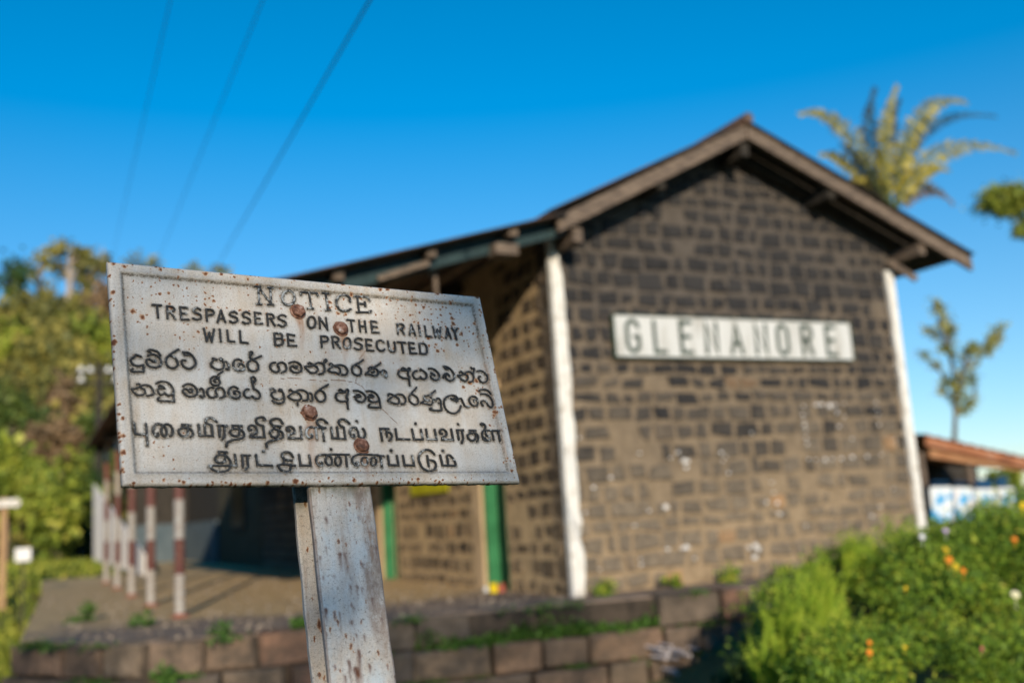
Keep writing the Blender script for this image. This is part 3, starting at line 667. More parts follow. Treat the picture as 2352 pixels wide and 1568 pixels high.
for inset, dep in ((-.0012, .003), (-.0012, .011), (.002, .0135)):
    base = len(V)
    for b in border:
        x, y, z = V[b]; cx, cy = PW / 2, PH / 2
        x += -inset * np.sign(x - cx) * (abs(x - cx) > PW / 2 - .02) * 1; y += -inset * np.sign(y - cy) * (abs(y - cy) > PH / 2 - .004)
        V.append([x, y + (.0006 * math.sin(x * 160) + .0004 * math.sin(x * 431)) * (dep > .005), dep])
    new = list(range(base, base + nb)); F += [(ring[i], new[i], new[(i + 1) % nb], ring[(i + 1) % nb]) for i in range(nb)]; ring = new
F.append(tuple(ring))
me = bpy.data.meshes.new('plate'); me.from_pydata(V, [], F); me.materials.append(platem)
def samp(A):
    out = np.zeros(len(V)); P = np.array(V); i = np.clip((P[:, 1] * 1000).round().astype(int), 0, GH - 1); j = np.clip(((P[:, 0] - P[:, 1] * shear) * 1000).round().astype(int), 0, GW - 1)
    return A[i, j]
nf = (NX + 1) * (NY + 1)
for nm, A in (('grime', g2), ('rust', rustmap), ('run', runmap)):
    at = me.attributes.new(nm, 'FLOAT', 'POINT'); v = samp(A)
    if nm == 'rust': v[nf:] = .42
    at.data.foreach_set('value', v.astype(np.float32))
at = me.attributes.new('moss', 'FLOAT', 'POINT'); P = np.array(V); ms = np.where((P[:, 1] > PH * c2 - .003) & (np.arange(len(V)) >= nf), .95, 0.) ; at.data.foreach_set('value', ms.astype(np.float32))
me.polygons.foreach_set('use_smooth', [True] * len(me.polygons)); me.update()
plate = bpy.data.objects.new('plate', me); COL.objects.link(plate); place(plate)
for k, mb in letter_mbs:
    o = mb.build('raised_word', lettm[0] if k == 0 else (lettm[1] if k in (1, 2, 3, 4) else lettm[2])); o.parent = plate
bm_ = NT('bolt_rust', .6, .4); n_ = bm_.noise(70, 5, .7); bm_.col(bm_.ramp(n_, [(.34, (.045, .018, .012)), (.5, (.20, .085, .05)), (.60, (.36, .20, .14)), (.70, (.58, .52, .50))])); bm_.bump(bm_.noise(160, 4, .7), .8, .002)
boltm = bm_.m
for s, t, kd in BOLTS:
    mb = MB(); n = 28
    def ringv(r, h, nn=n, ph=0): return [st(s + r * math.cos(2 * math.pi * k / nn + ph), t + r * math.sin(2 * math.pi * k / nn + ph), h) for k in range(nn)]
    prof = [(.0155, 0), (.0155, .0018), (.0145, .0026), (.0118, .0027)]
    if kd == 'round': prof += [(.0122, .0032), (.0128, .006), (.0124, .0085), (.0108, .0105), (.0075, .0118), (.003, .0122)]
    vs = []; fs = []
    for r, h in prof: vs += ringv(r, h)
    for j in range(len(prof) - 1):
        for k in range(n): fs.append((j * n + k, j * n + (k + 1) % n, (j + 1) * n + (k + 1) % n, (j + 1) * n + k))
    fs.append(tuple((len(prof) - 1) * n + k for k in range(n))); mb.add(vs, fs)
    if kd == 'hex':
        vs = []; fs = []; hp = [(.0132, .0026), (.0134, .0092), (.0118, .0108), (.006, .0116)]
        for r, h in hp: vs += ringv(r, h, 6, .35)
        for j in range(3):
            for k in range(6): fs.append((j * 6 + k, j * 6 + (k + 1) % 6, (j + 1) * 6 + (k + 1) % 6, (j + 1) * 6 + k))
        fs.append(tuple(18 + k for k in range(6))); mb.add(vs, fs)
    o = mb.build('bolt', boltm); o.parent = plate
# post: an old rolled beam, two flanges joined by a web, following the plate down to the ground
def flange(s0, s1, d0, d1, t0, t1, ds):
    """slab in plate space with ragged long edges; ds = drift of s along t"""
    vs = []; fs = []; n = 60
    for i in range(n + 1):
        t = t0 + (t1 - t0) * i / n; k = ds * (t - t0)
        a = s0 + k + .0007 * rng.normal(); b = s1 + k + .0009 * rng.normal()
        vs += [st(a, t, -d0 - .0), st(a + .003, t, -d0 + .002), st(b - .003, t, -d0 + .002), st(b, t, -d0), st(b, t, -d1), st(a, t, -d1)]
        if i:
            o = 6 * i
            for q in range(6): fs.append((o - 6 + q, o - 6 + (q + 1) % 6, o + (q + 1) % 6, o + q))
    fs += [(5, 4, 3, 2, 1, 0), tuple(6 * n + q for q in range(6))]; return vs, fs
TEND = (1.6 + .06) / .9686 + .47
DS = -.031
mb = MB(); mb.add(*flange(.3350, .4555, .0150, .0255, .03, TEND, DS)); o = mb.build('front_flange', postm)
sw, t_a, t_b = .1205, .03, TEND; PWI, PHI = 122, int((t_b - t_a) * 1000)
stain = np.zeros((PHI, PWI)); drip = np.zeros((PHI, PWI)); uo = 395       # rows below uo lie under the plate
def pxy(x, y): u = (x - (150 + (340 - 150) * (y - 95) / 1473.)) / 470. * 120; return u, uo + (y - 95) / 1473. * 352
for x, y, L, w0 in ((280, 325, 60, 2.6), (200, 465, 190, 2.4), (285, 545, 80, 2.0), (385, 598, 130, 3.2), (425, 605, 110, 2.2), (555, 690, 45, 2.6), (470, 845, 70, 2.6), (515, 850, 80, 2.8), (555, 868, 70, 2.4), (290, 1010, 110, 4.0), (390, 1040, 150, 2.2), (495, 1000, 60, 1.8), (480, 1110, 30, 3.6), (630, 950, 80, 2.4), (295, 1175, 60, 3.4), (535, 1325, 260, 3.4), (465, 1388, 170, 3.6), (615, 1430, 70, 3.2), (270, 770, 25, 2.0), (480, 790, 40, 1.6), (575, 1220, 40, 2.2), (520, 1205, 30, 2.0), (660, 560, 90, 3.0), (240, 620, 90, 2.0), (350, 760, 40, 1.8), (520, 1450, 120, 6.0), (700, 1100, 60, 2.0), (440, 720, 40, 1.6)):
    for q in np.linspace(0, 1, 60): u, v = pxy(x + L * q * .12 + 3 * math.sin(q * 9 + x), y + L * q); stamp(drip, u / 1000, v / 1000, w0 * (1 - .55 * q), 1 - .65 * q)
for k in range(60):
    u, v = rng.uniform(5, 118), rng.uniform(uo + 330, PHI - 10); L = rng.uniform(10, 50); w0 = rng.uniform(1.5, 4)
    for q in np.linspace(0, 1, 40): stamp(drip, u / 1000, (v + L * q) / 1000, w0 * (1 - .5 * q), 1 - .6 * q)
vv, uu = np.mgrid[0:PHI, 0:PWI].astype(float); vy = (vv - uo) / 352.
edge_u = 78 + 10 * np.sin(vy * 7) + 34 * np.clip(vy - .35, 0, 1)
stain = np.clip((uu - edge_u) / 9, 0, 1) * np.clip(1.25 - vy * .75, .25, 1) + .55 * np.exp(-((uu - 55) / 18) ** 2) * np.exp(-((vy - .5) / .3) ** 2)
drip = blur(drip, 1.1); stain = blur(np.clip(stain, 0, 1), 2)
me = o.data
nu, nv = 40, PHI // 4; vs = []; fs = []; A1 = []; A2 = []
for b in range(nv + 1):
    t = t_a + .001 + (t_b - t_a - .002) * b / nv; sl = .3350 + DS * (t - t_a)
    for a in range(nu + 1):
        s = sl + .0032 + (sw - .0064) * a / nu; hgt = .0008 * math.sin(t * 40 + a * .2) * .3
        vs.append(st(s, t, -.0122 + hgt)); r_, c_ = min(PHI - 1, int((t - t_a) * 1000)), min(PWI - 1, int((s - sl) * 1000)); A1.append(stain[r_, c_]); A2.append(drip[r_, c_])
        if a and b: q = b * (nu + 1) + a; fs.append((q - nu - 2, q - nu - 1, q, q - 1))
n0 = len(me.vertices); bm2 = bpy.data.meshes.new('front_flange')
V0 = [tuple(v.co) for v in me.vertices]; F0 = [tuple(p.vertices) for p in me.polygons]
bm2.from_pydata(V0 + vs, [], F0 + [tuple(n0 + q for q in f) for f in fs]); bm2.materials.append(postm)
for nm, A in (('stain', A1), ('run', A2)):
    at = bm2.attributes.new(nm, 'FLOAT', 'POINT'); at.data.foreach_set('value', np.array([.45] * n0 + A, dtype=np.float32))
bm2.update(); o.data = bm2; bpy.data.meshes.remove(me); place(o)
mb = MB(); mb.add(*flange(.388, .400, .027, .098, .02, TEND, DS)); o = mb.build('web', tealpost); place(o)
mb = MB(); mb.add(*flange(.3350, .4555, .099, .109, .02, TEND, DS)); o = mb.build('rear_flange', postm); place(o)
# ================================================================ the station
PZ, GZ = -0.8, -1.6                       # platform level, track level
GY, GX0, GX1 = 8.39, 4.65, 9.25           # gable plane and its two corners
RIDGE = (6.88, 3.98); RL = (4.46, 2.76); RR = (10.12, 2.69); EAVE = (1.05, 1.76)
Y0, YC, YE = 7.90, 21.0, 33.0             # front of the roof, end of the canopy, end of the building
station = empty('station_building', (GX0, GY, PZ), 'dark stone railway station with corrugated gable roof and a canopy on posts', 'building')
def top_z(x):
    return RIDGE[1] - .16 - (abs(x - RIDGE[0]) * ((RIDGE[1] - RL[1]) / (RIDGE[0] - RL[0]) if x < RIDGE[0] else (RIDGE[1] - RR[1]) / (RR[0] - RIDGE[0])))
def stone_wall(mb, P, u0, u1, z0, zt, course=.175, wlo=.15, whi=.35, gap=.042, mi=1, miss=None, proud=.016):
    """P(u, z, d): wall point with d metres out of the mortar face; rough blocks with recessed edges"""
    z = z0; row = 0
    while z < zt(None):
        h = course * rng.uniform(.78, 1.2); u = u0 - rng.uniform(0, .2)
        while u < u1:
            w_ = rng.uniform(wlo, whi); a, b = max(u, u0 + .005), min(u + w_, u1 - .005); u += w_
            if b - a < .07: continue
            if miss and rng.uniform() < miss(z): continue
            c, d = z, z + h
            lim = min(zt(a), zt(b))
            if c + .07 > lim: continue
            d = min(d, lim)
            j = lambda s=.015: rng.normal() * s
            g = gap / 2; e = .018; dp = proud + abs(j(.006))
            back = [(a + g + j(), c + g + j()), (b - g + j(), c + g + j()), (b - g + j(), d - g + j()), (a + g + j(), d - g + j())]
            cu = sum(q[0] for q in back) / 4; cz = sum(q[1] for q in back) / 4
            fr = [(q[0] + (cu - q[0]) * min(.45, e / max(.02, abs(cu - q[0]))), q[1] + (cz - q[1]) * min(.45, e / max(.02, abs(cz - q[1])))) for q in back]
            vs = [P(*q, -.005) for q in back] + [P(*q, dp + j(.003)) for q in fr]
            mb.add(vs, [(4, 5, 6, 7), (0, 1, 5, 4), (1, 2, 6, 5), (2, 3, 7, 6), (3, 0, 4, 7)], mi)
        z += h; row += 1
# gable
mb = MB(); xs = [GX0, RIDGE[0], GX1]
fr = [(GX0, GY, PZ - .1), (GX1, GY, PZ - .1), (GX1, GY, top_z(GX1)), (RIDGE[0], GY, top_z(RIDGE[0])), (GX0, GY, top_z(GX0))]
mb.add(fr + [(x, y + .3, z) for x, y, z in fr], [(0, 1, 2, 3, 4), (9, 8, 7, 6, 5)] + [(i, i + 5, (i + 1) % 5 + 5, (i + 1) % 5) for i in range(5)], 0)
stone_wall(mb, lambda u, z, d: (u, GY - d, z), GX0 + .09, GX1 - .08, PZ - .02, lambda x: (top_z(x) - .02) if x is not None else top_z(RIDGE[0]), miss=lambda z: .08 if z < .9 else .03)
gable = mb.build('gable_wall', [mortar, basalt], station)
# paint marks left on the gable
spotm = mottled('old_white_paint', (.62, .60, .58), (.82, .80, .78), 30); marks = [(1615, 185), (1610, 240), (1617, 268), (1620, 300), (1626, 335), (1632, 380), (1636, 418), (1645, 510), (1692, 512), (1745, 512), (1790, 508), (1845, 505), (1912, 498), (2000, 490), (2086, 482), (1693, 178), (1725, 178), (1775, 186), (1805, 178), (1860, 172), (2055, 165), (2060, 205), (2068, 245), (2072, 300), (1830, 310), (1865, 250), (1817, 225), (255, 380), (445, 620), (380, 1175), (630, 1150), (625, 1115), (680, 822), (780, 798), (590, 912), (790, 1055), (880, 1050), (905, 1042), (955, 1110), (620, 472), (808, 502), (852, 468), (890, 520), (905, 560), (915, 520), (1115, 470), (1145, 497), (1128, 520), (1160, 592), (1325, 1035), (1340, 1050), (1320, 1105), (1310, 1095), (1285, 1045), (1390, 770), (1455, 775), (1425, 650), (1435, 712), (1470, 840), (1630, 912), (2030, 855), (2080, 797), (2160, 690), (2170, 420), (2168, 388), (1910, 385), (1300, 350), (290, 832), (340, 680)]
for i, (x, y) in enumerate(marks):
    p = aty((2150 + x * .659) * .57422, (1500 + y * .659) * .57422, GY - .028); r = random.uniform(.009, .02)
    if i in (17, 37, 49, 50, 51, 33, 42): r = .03
    n = 9; vs = [(p.x + r * random.uniform(.7, 1.2) * math.cos(6.283 * k / n), GY - .034, p.z + r * random.uniform(.6, 1.1) * math.sin(6.283 * k / n)) for k in range(n)]
    mb = MB(); mb.add(vs + [(a, b + .03, c) for a, b, c in vs], [tuple(range(n))] + [(k, (k + 1) % n, (k + 1) % n + n, k + n) for k in range(n)]); mb.build('paint_spot', spotm, station)
# white corner strips
for x0, x1, zt in ((GX0 - .03, GX0 + .10, 2.68), (GX1 - .10, GX1 + .015, 2.56)):
    mb = MB(); n = 26; L = []; vs = []; fs = []
    for i in range(n + 1):
        z = PZ + (zt - PZ) * i / n; a = x0 + (.008 * rng.normal() if x0 > 6 else 0); b = x1 + (.014 * rng.normal() if x0 < 6 else 0)
        vs += [(a, GY - .045, z), (b, GY - .045, z), (b, GY + .02, z), (a, GY + (.03 if x0 < 6 else .02), z)]
        if i:
            o = 4 * i
            for q in range(4): fs.append((o - 4 + q, o - 4 + (q + 1) % 4, o + (q + 1) % 4, o + q))
    fs += [(3, 2, 1, 0), tuple(4 * n + q for q in range(4))]; mb.add(vs, fs); mb.build('corner_strip', white, station)
# platform side wall, with two recessed green doors
D1, D2, DH = (9.76, 10.36), (13.28, 13.92), 1.35
mb = MB(); segs = [(GY + .3, D1[0]), (D1[1], D2[0]), (D2[1], 16.2)]
for a, b in segs: mb.box((GX0, a, PZ - .1), (GX0 + .35, b, 2.78))
for a, b in (D1, D2): mb.box((GX0, a, DH), (GX0 + .35, b, 2.78))
for i, (a, b) in enumerate(((GY + .04, D1[0] - .02), (D1[1] + .26, D2[0] - .05), (D2[1] + .28, 16.2))):
    stone_wall(mb, lambda u, z, d: (GX0 - d, u, z), a, b, PZ - .02, lambda x: 2.7, course=.19, wlo=.17, whi=.34, gap=.052, miss=lambda z: .10, proud=.006)
mb.build('side_wall', [sidemortar, sidestone], station)
mb = MB(); mb.box((GX0 + .0, 16.2, PZ - .1), (GX0 + .35, 22.0, 2.78)); stone_wall(mb, lambda u, z, d: (GX0 - d, u, z), 16.2, 22.0, PZ - .02, lambda x: 2.7, course=.2, wlo=.16, whi=.36, gap=.06); mb.build('shade_toned_wall', [darktimber, basalt], station)  # canopy shade put into the dark stone and joints of this stretch
for a, b in (D1, D2):
    mb = MB(); mb.box((GX0 - .03, b + .0, PZ), (GX0 - .001, b + .25, DH + .1)); mb.box((GX0 - .03, a - .02, DH), (GX0 - .002, b, DH + .1)); mb.build('plaster_surround', cream, station)
    mb = MB(); mb.box((GX0 + .16, a + .07, PZ), (GX0 + .2, b - .07, DH - .07))
    for k in range(5): yy_ = a + .09 + k * (b - a - .18) / 5; mb.box((GX0 + .15, yy_, PZ + .03), (GX0 + .158, yy_ + (b - a - .18) / 5 - .012, DH - .1))
    door = mb.build('door', dkgreen, station)  # recess shade put into the darker green of the leaf
    mb = MB(); mb.box((GX0 + .01, b - .068, PZ), (GX0 + .15, b - .002, DH - .003)); mb.box((GX0 + .01, a + .002, PZ), (GX0 + .15, a + .068, DH - .003)); mb.box((GX0 + .01, a + .069, DH - .07), (GX0 + .15, b - .069, DH - .003))
    mb.build('door_frame', green, door)
# rear rooms under the canopy
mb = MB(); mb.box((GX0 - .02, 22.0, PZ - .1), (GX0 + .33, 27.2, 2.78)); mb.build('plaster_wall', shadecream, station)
mb = MB(); mb.box((GX0 - .06, 23.6, .0), (GX0 - .02, 25.3, 1.6)); win = mb.build('window', darktimber, station)
mb = MB(); mb.box((GX0 - .068, 23.75, .1), (GX0 - .061, 24.4, 1.5)); mb.box((GX0 - .068, 24.5, .1), (GX0 - .061, 25.15, 1.5)); mb.build('pane', black, win)
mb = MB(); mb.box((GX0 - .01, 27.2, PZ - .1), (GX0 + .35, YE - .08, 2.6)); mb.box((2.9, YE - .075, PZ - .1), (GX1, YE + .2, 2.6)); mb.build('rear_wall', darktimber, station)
mb = MB(); mb.box((GX0 - .10, 27.3, PZ), (GX0 - .02, YE - .1, .32)); mb.box((2.9, YE - .12, PZ), (GX0 - .11, YE - .08, .35)); mb.build('dado', shadewash, station)
# roof: corrugated sheets
def corrug(mb, a, b, y0, y1, pitch=.09, amp=.012, thick=.006, step=.0225):
    """sheet whose waves run down the slope from a to b (x, z) and repeat along y"""
    n = int((y1 - y0) / step); a, b = Vector((a[0], 0, a[1])), Vector((b[0], 0, b[1])); nrm = Vector((-(b - a).z, 0, (b - a).x)).normalized()
    if nrm.z < 0: nrm = -nrm
    vs = []; fs = []
    for i in range(n + 1):
        y = y0 + (y1 - y0) * i / n; h = amp * math.sin(2 * math.pi * (y - y0) / pitch)
        for p in (a, b):
            for t in (0, -thick): q = p + nrm * (h + t); vs.append((q.x, y, q.z))
        if i:
            o = 4 * i; fs += [(o - 4, o - 2, o + 2, o), (o - 1, o - 3, o + 1, o + 3), (o - 2, o - 1, o + 3, o + 2), (o - 3, o - 4, o, o + 1)]
    fs += [(0, 1, 3, 2), (4 * n, 4 * n + 2, 4 * n + 3, 4 * n + 1)]; mb.add(vs, fs)
mb = MB(); corrug(mb, (RIDGE[0] + .02, RIDGE[1]), (RL[0] - .06, RL[1] + .02), Y0 - .04, YE, step=.03); mb.build('roof_sheet', sheet, station)
mb = MB(); corrug(mb, (RIDGE[0] - .02, RIDGE[1]), RR, Y0 - .04, YE, step=.03); mb.build('roof_sheet', sheet, station)
mb = MB(); mb.tube([(RIDGE[0], Y0 - .06, RIDGE[1] + .015), (RIDGE[0], YE, RIDGE[1] + .015)], .06, 10); mb.build('ridge_cap', sheet, station)
mb = MB(); corrug(mb, (RL[0] + .10, RL[1] - .005), EAVE, Y0 - .10, YC, step=.03); mb.build('canopy_sheet', sheet, station)
# barge boards, rafters, purlins
def board(mb, a, b, y, dz0, dz1, th): mb.hexa([(a[0], y, a[1] + dz0), (b[0], y, b[1] + dz0), (b[0], y + th, b[1] + dz0), (a[0], y + th, a[1] + dz0), (a[0], y, a[1] + dz1), (b[0], y, b[1] + dz1), (b[0], y + th, b[1] + dz1), (a[0], y + th, a[1] + dz1)])
mb = MB(); board(mb, (RIDGE[0] - .012, RIDGE[1]), (RL[0] + .03, RL[1] + .02), Y0, -.20, -.045, .045); mb.build('barge_board', timber, station)
mb = MB(); board(mb, (RIDGE[0] + .012, RIDGE[1]), (RR[0] - .03, RR[1]), Y0 + .004, -.19, -.04, .045); mb.build('barge_board', timber, station)
mb = MB(); board(mb, (RIDGE[0] - .01, RIDGE[1]), (RL[0] + .2, RL[1] + .1), GY - .14, -.25, -.10, .10); board(mb, (RIDGE[0] + .01, RIDGE[1]), (GX1 + .3, RR[1] + .34), GY - .14, -.25, -.10, .10); mb.build('rafter', darktimber, station)
def slopez(x): return top_z(x) + .16
for x, dz, m_ in ((4.73, -.31, timber), (5.75, -.2, darktimber), (6.88, -.30, darktimber), (8.05, -.2, darktimber), (9.35, -.26, timber)):
    mb = MB(); z = slopez(x) + dz; mb.box((x - .05, Y0 + .06, z - .07), (x + .05, GY + .02, z + .07)); mb.build('purlin_end', m_, station)
mb = MB(); mb.bar(aty(2040, 600, 8.3), aty(2106, 642, 8.1), .06, .07); mb.build('eave_bracket', timber, station)
mb = MB(); mb.box((GX1 + .06, GY + .05, 2.50), (GX1 + .14, YE, 2.60)); mb.build('wall_plate', darktimber, station)
cz = lambda x: EAVE[1] + (x - EAVE[0]) * (RL[1] - EAVE[1]) / (RL[0] - EAVE[0])
for k, y in enumerate((8.02, 10.55, 12.6, 15.05, 17.7, 20.3)):
    mb = MB(); mb.bar((1.2, y + .06, cz(1.2) - .13), (4.62, y + .06, cz(4.62) - .13), .10, .15); mb.build('canopy_rafter', teal if k == 0 else darktimber, station)
for x in (1.4, 2.35, 3.2, 4.0):
    mb = MB(); mb.box((x - .045, Y0 + (.02 if x != 4.0 else -.02), cz(x) - .12), (x + .045, YC - .1, cz(x) - .035)); mb.build('canopy_purlin', timber, station)
a_, b_ = aty(868, 640, 7.98), aty(985, 603, 7.98); mb = MB(); mb.bar(a_, b_, .03, .05); mb.build('trim_board', timber, station)
a_, b_ = aty(1165, 573, 7.93), aty(1165, 573, 8.3); mb = MB(); mb.box((a_.x - .13, 7.9, a_.z - .05), (a_.x + .10, 8.1, a_.z + .05)); mb.build('beam_end', timber, station)
a_, b_ = aty(985, 606, 8.2), aty(1008, 680, 8.2); mb = MB(); mb.bar(a_, (a_.x + .02, 8.2, a_.z - .12), .05, .05, up=(0, 1, 0)); mb.bar((a_.x + .05, 8.2, a_.z - .05), (a_.x + .06, 8.2, a_.z - .55), .035, .035, up=(0, 1, 0)); mb.build('hanging_bracket', timber, station)
# canopy posts
pm = MB(); pm.tube([(0, 0, 0.0), (0, 0, 2.62)], .05, 14); pm.box((-.075, -.075, -.005), (.075, .075, .02)); proto = None
for k, (x, y) in enumerate(((1.42, 10.62), (1.37, 12.66), (1.38, 15.09), (1.41, 17.8), (1.42, 20.35))):
    if proto is None:
        o = proto = pm.build('canopy_post', postpaint, None)
    else:
        o = proto.copy(); COL.objects.link(o)
    o.parent = station; o.location = (x - GX0, y - GY, 0)
# name board on the gable
nb = empty('name_board', (6.9, GY - .08, 1.47), 'long white station name board with green capitals on the dark gable', 'sign')
bx0, bx1, bz0, bz1 = 5.28, 8.43, 1.475, 1.895
wb = mottled('white_board_paint', (.40, .38, .34), (.60, .60, .585), 5, .5, .1, .004, (.64, .64, .63), .3, (1.6, 1, .35)); gp = mottled('dark_green_letter_paint', (.008, .03, .018), (.02, .05, .03), 8, .5, 0)
mb = MB(); mb.box((bx0, GY - .075, bz0), (bx1, GY - .035, bz1)); mb.build('board', wb, nb)
mb = MB()
for a, b in (((bx0 - .012, GY - .088, bz0 - .012), (bx1 + .012, GY - .036, bz0 - .001)), ((bx0 - .012, GY - .088, bz1 + .001), (bx1 + .012, GY - .036, bz1 + .010)), ((bx0 - .012, GY - .088, bz0), (bx0 - .001, GY - .036, bz1)), ((bx1 + .001, GY - .088, bz0), (bx1 + .012, GY - .036, bz1))): mb.box(a, b)
mb.build('board_frame', dkgreen, nb)
def arc(cx, cy, rx, ry, a0, a1, n=14): return [(cx + rx * math.cos(R_(a0 + (a1 - a0) * i / n)), cy + ry * math.sin(R_(a0 + (a1 - a0) * i / n))) for i in range(n + 1)]
ou = [(.5, 1)] ; pill = arc(.5, .72, .5, .28, 0, 180) + arc(.5, .28, .5, .28, 180, 360) + [(1, .72)]
GL = {'G': [arc(.5, .72, .5, .28, 15, 180) + arc(.5, .28, .5, .28, 180, 360) + [(1, .48), (.62, .48)]], 'L': [[(.05, 1), (.05, 0), (1, 0)]], 'E': [[(1, 1), (.05, 1), (.05, 0), (1, 0)], [(.05, .52), (.85, .52)]],
      'N': [[(0, 0), (0, 1), (1, 0), (1, 1)]], 'A': [[(0, 0), (.5, 1), (1, 0)], [(.2, .32), (.8, .32)]], 'O': [pill], 'R': [[(.05, 0), (.05, 1), (.6, 1)] + arc(.6, .76, .4, .24, 90, -90) + [(.05, .52)], [(.55, .52), (1, 0)]]}
for ch, px in zip('GLENANORE', (640, 797, 952, 1102, 1248, 1393, 1520, 1662, 1802)):
    c = aty((2100 + px * .68027) * .57422, 790, GY - .08).x; mb = MB(); hw, z0, hh = .068, bz0 + .052, .315
    for strk in GL[ch]:
        Q = np.array([(c - hw + 2 * hw * a, z0 + hh * b) for a, b in strk]); ribbon(mb, Q, 0.0215, .006, mk=lambda x, z, d: (x, GY - .0755 - d, z), top=.95)
    mb.build('letter', gp, nb)
# yellow notice on the side wall
pa, pb = atx(945, 1138, GX0 - .04), atx(1030, 1130, GX0 - .04)
yp = NT('yellow_poster', .6); yp.col(yp.ramp(yp.noise(3, 4), [(.4, (.42, .40, .01)), (.6, (.55, .52, .02))])); mb = MB(); mb.box((GX0 - .055, pb.y, pa.z), (GX0 - .035, pa.y, pa.z + .75))
tag(mb.build('notice_poster', yp.m), 'yellow notice on the side wall between the two green doors', 'poster')
# litter by the nearer door
def litter(name, px, py, s, m_, lab, cat):
    p = atz(px, py, PZ); mb = MB(); n = 7; rr = [random.uniform(.7, 1.1) for _ in range(n)]
    vs = [(p.x + s * .5 * rr[k] * math.cos(6.28 * k / n), p.y + s * .5 * rr[k] * math.sin(6.28 * k / n), PZ + .002) for k in range(n)] + [(p.x + s * .42 * rr[k] * math.cos(6.28 * k / n), p.y + s * .4 * rr[k] * math.sin(6.28 * k / n), PZ + s * random.uniform(.7, 1.1)) for k in range(n)]
    mb.add(vs, [tuple(reversed(range(n))), tuple(range(n, 2 * n))] + [(k, (k + 1) % n, (k + 1) % n + n, k + n) for k in range(n)]); tag(mb.build(name, m_), lab, cat)
yel = mottled('yellow_wrapper', (.7, .5, .01), (.8, .62, .03), 20, .4, 0); red_ = mottled('red_wrapper', (.30, .07, .05), (.4, .12, .08), 20, .5, 0); wht = mottled('white_wrapper', (.6, .6, .6), (.75, .75, .75), 20, .5, 0)
litter('wrapper', 1133, 1360, .11, yel, 'crumpled yellow wrapper at the foot of the nearer green door', 'litter')
litter('wrapper', 1117, 1359, .06, wht, 'small crumpled white wrapper beside the yellow one near the door', 'litter')
litter('wrapper', 1152, 1358, .09, red_, 'crumpled reddish wrapper beside the yellow one near the door', 'litter')
# ================================================================ platform, ground, hill
edge = [(.0, 9.6), (.71, 8.5), (1.64, 8.2), (2.8, 8.17), (4.3, 7.9), (5.95, 7.56), (9.6, 6.9)]
top = edge + [(9.6, 60), (.75, 60), (.33, 18.6)]
mb = MB(); n = len(top)
mb.add([(x, y + .03, PZ) for x, y in top] + [(x, y + .03, GZ - .1) for x, y in top], [tuple(range(n)), tuple(range(2 * n - 1, n - 1, -1))] + [(i, i + n, (i + 1) % n + n, (i + 1) % n) for i in range(n)])
tag(mb.build('platform', platm), kind='structure')
# end wall of the platform: rows of squared stones
def path_pt(path, s):
    for (x0, y0), (x1, y1) in zip(path[:-1], path[1:]):
        L = math.hypot(x1 - x0, y1 - y0)
        if s <= L or (x1, y1) == path[-1]:
            t = s / L; return x0 + (x1 - x0) * t, y0 + (y1 - y0) * t, (y1 - y0) / L, -(x1 - x0) / L
        s -= L
wallp = edge[:6]; LEN = sum(math.hypot(b[0] - a[0], b[1] - a[1]) for a, b in zip(wallp[:-1], wallp[1:]))
mb = MB(); n = len(wallp); vs = []
for x, y in wallp: vs += [(x, y - .02, PZ - .02), (x, y - .02, GZ - .1), (x, y + .02, GZ - .1), (x, y + .02, PZ - .02)]
mb.add(vs, [(4 * i + q, 4 * i + (q + 1) % 4, 4 * i + 4 + (q + 1) % 4, 4 * i + 4 + q) for i in range(n - 1) for q in range(4)], 0)
def add_block(a, b, z0, z1, out0, out1):
    x0, y0, nx, ny = path_pt(wallp, a); x1, y1, _, _ = path_pt(wallp, b); j = lambda s=.012: rng.normal() * s
    q = []
    for (x, y), in (((x0, y0),), ((x1, y1),)): q.append((x, y))
    lo = [(q[0][0] + nx * o + j(), q[0][1] + ny * o + j(), z) for o, z in ((out0, z0),)]
    def P(k, o, z, ins):
        x, y = q[k]; tx, ty = (q[1][0] - q[0][0]), (q[1][1] - q[0][1]); L = math.hypot(tx, ty); sg = 1 if k == 0 else -1
        return (x + nx * o + tx / L * ins * sg + j(.008), y + ny * o + ty / L * ins * sg + j(.008), z + j(.008))
    e = .022
    vs = [P(0, out0, z0, 0), P(1, out0, z0, 0), P(1, out0, z1, 0), P(0, out0, z1, 0), P(0, out1 - .025, z0, 0), P(1, out1 - .025, z0, 0), P(1, out1 - .025, z1, 0), P(0, out1 - .025, z1, 0), P(0, out1, z0 + e, e), P(1, out1, z0 + e, e), P(1, out1, z1 - e, e), P(0, out1, z1 - e, e)]
    f = [(0, 1, 5, 4), (1, 2, 6, 5), (2, 3, 7, 6), (3, 0, 4, 7), (4, 5, 9, 8), (5, 6, 10, 9), (6, 7, 11, 10), (7, 4, 8, 11), (8, 9, 10, 11)]
    mb.add(vs, f, 1)
for r, (z1, h) in enumerate(((PZ - .004, .25), (PZ - .27, .235), (PZ - .52, .25), (PZ - .78, .2))):
    s = .0 + (0 if r % 2 == 0 else -.3)
    while s < LEN - .1:
        wd = rng.uniform(.34, .74); a, b = max(s, 0) + .015, min(s + wd, LEN) - .015; s += wd
        if b - a < .15: continue
        mid = (a + b) / 2; o1 = .06 + .10 * (r > 0) + .05 * (r > 1) + abs(rng.normal()) * .02
        if r == 0 and 4.05 < mid < 5.9: o1 = -.12                # robbed course: a ledge with weeds
        if r == 0 and mid > 5.9: o1 += .1
        add_block(a, b, z1 - h, z1 + rng.normal() * .006, -.2, o1)
ew = mb.build('retaining_wall', [joint, blocks]); tag(ew, 'low wall of large brown squared stones closing the end of the platform', 'wall')
Pj = []
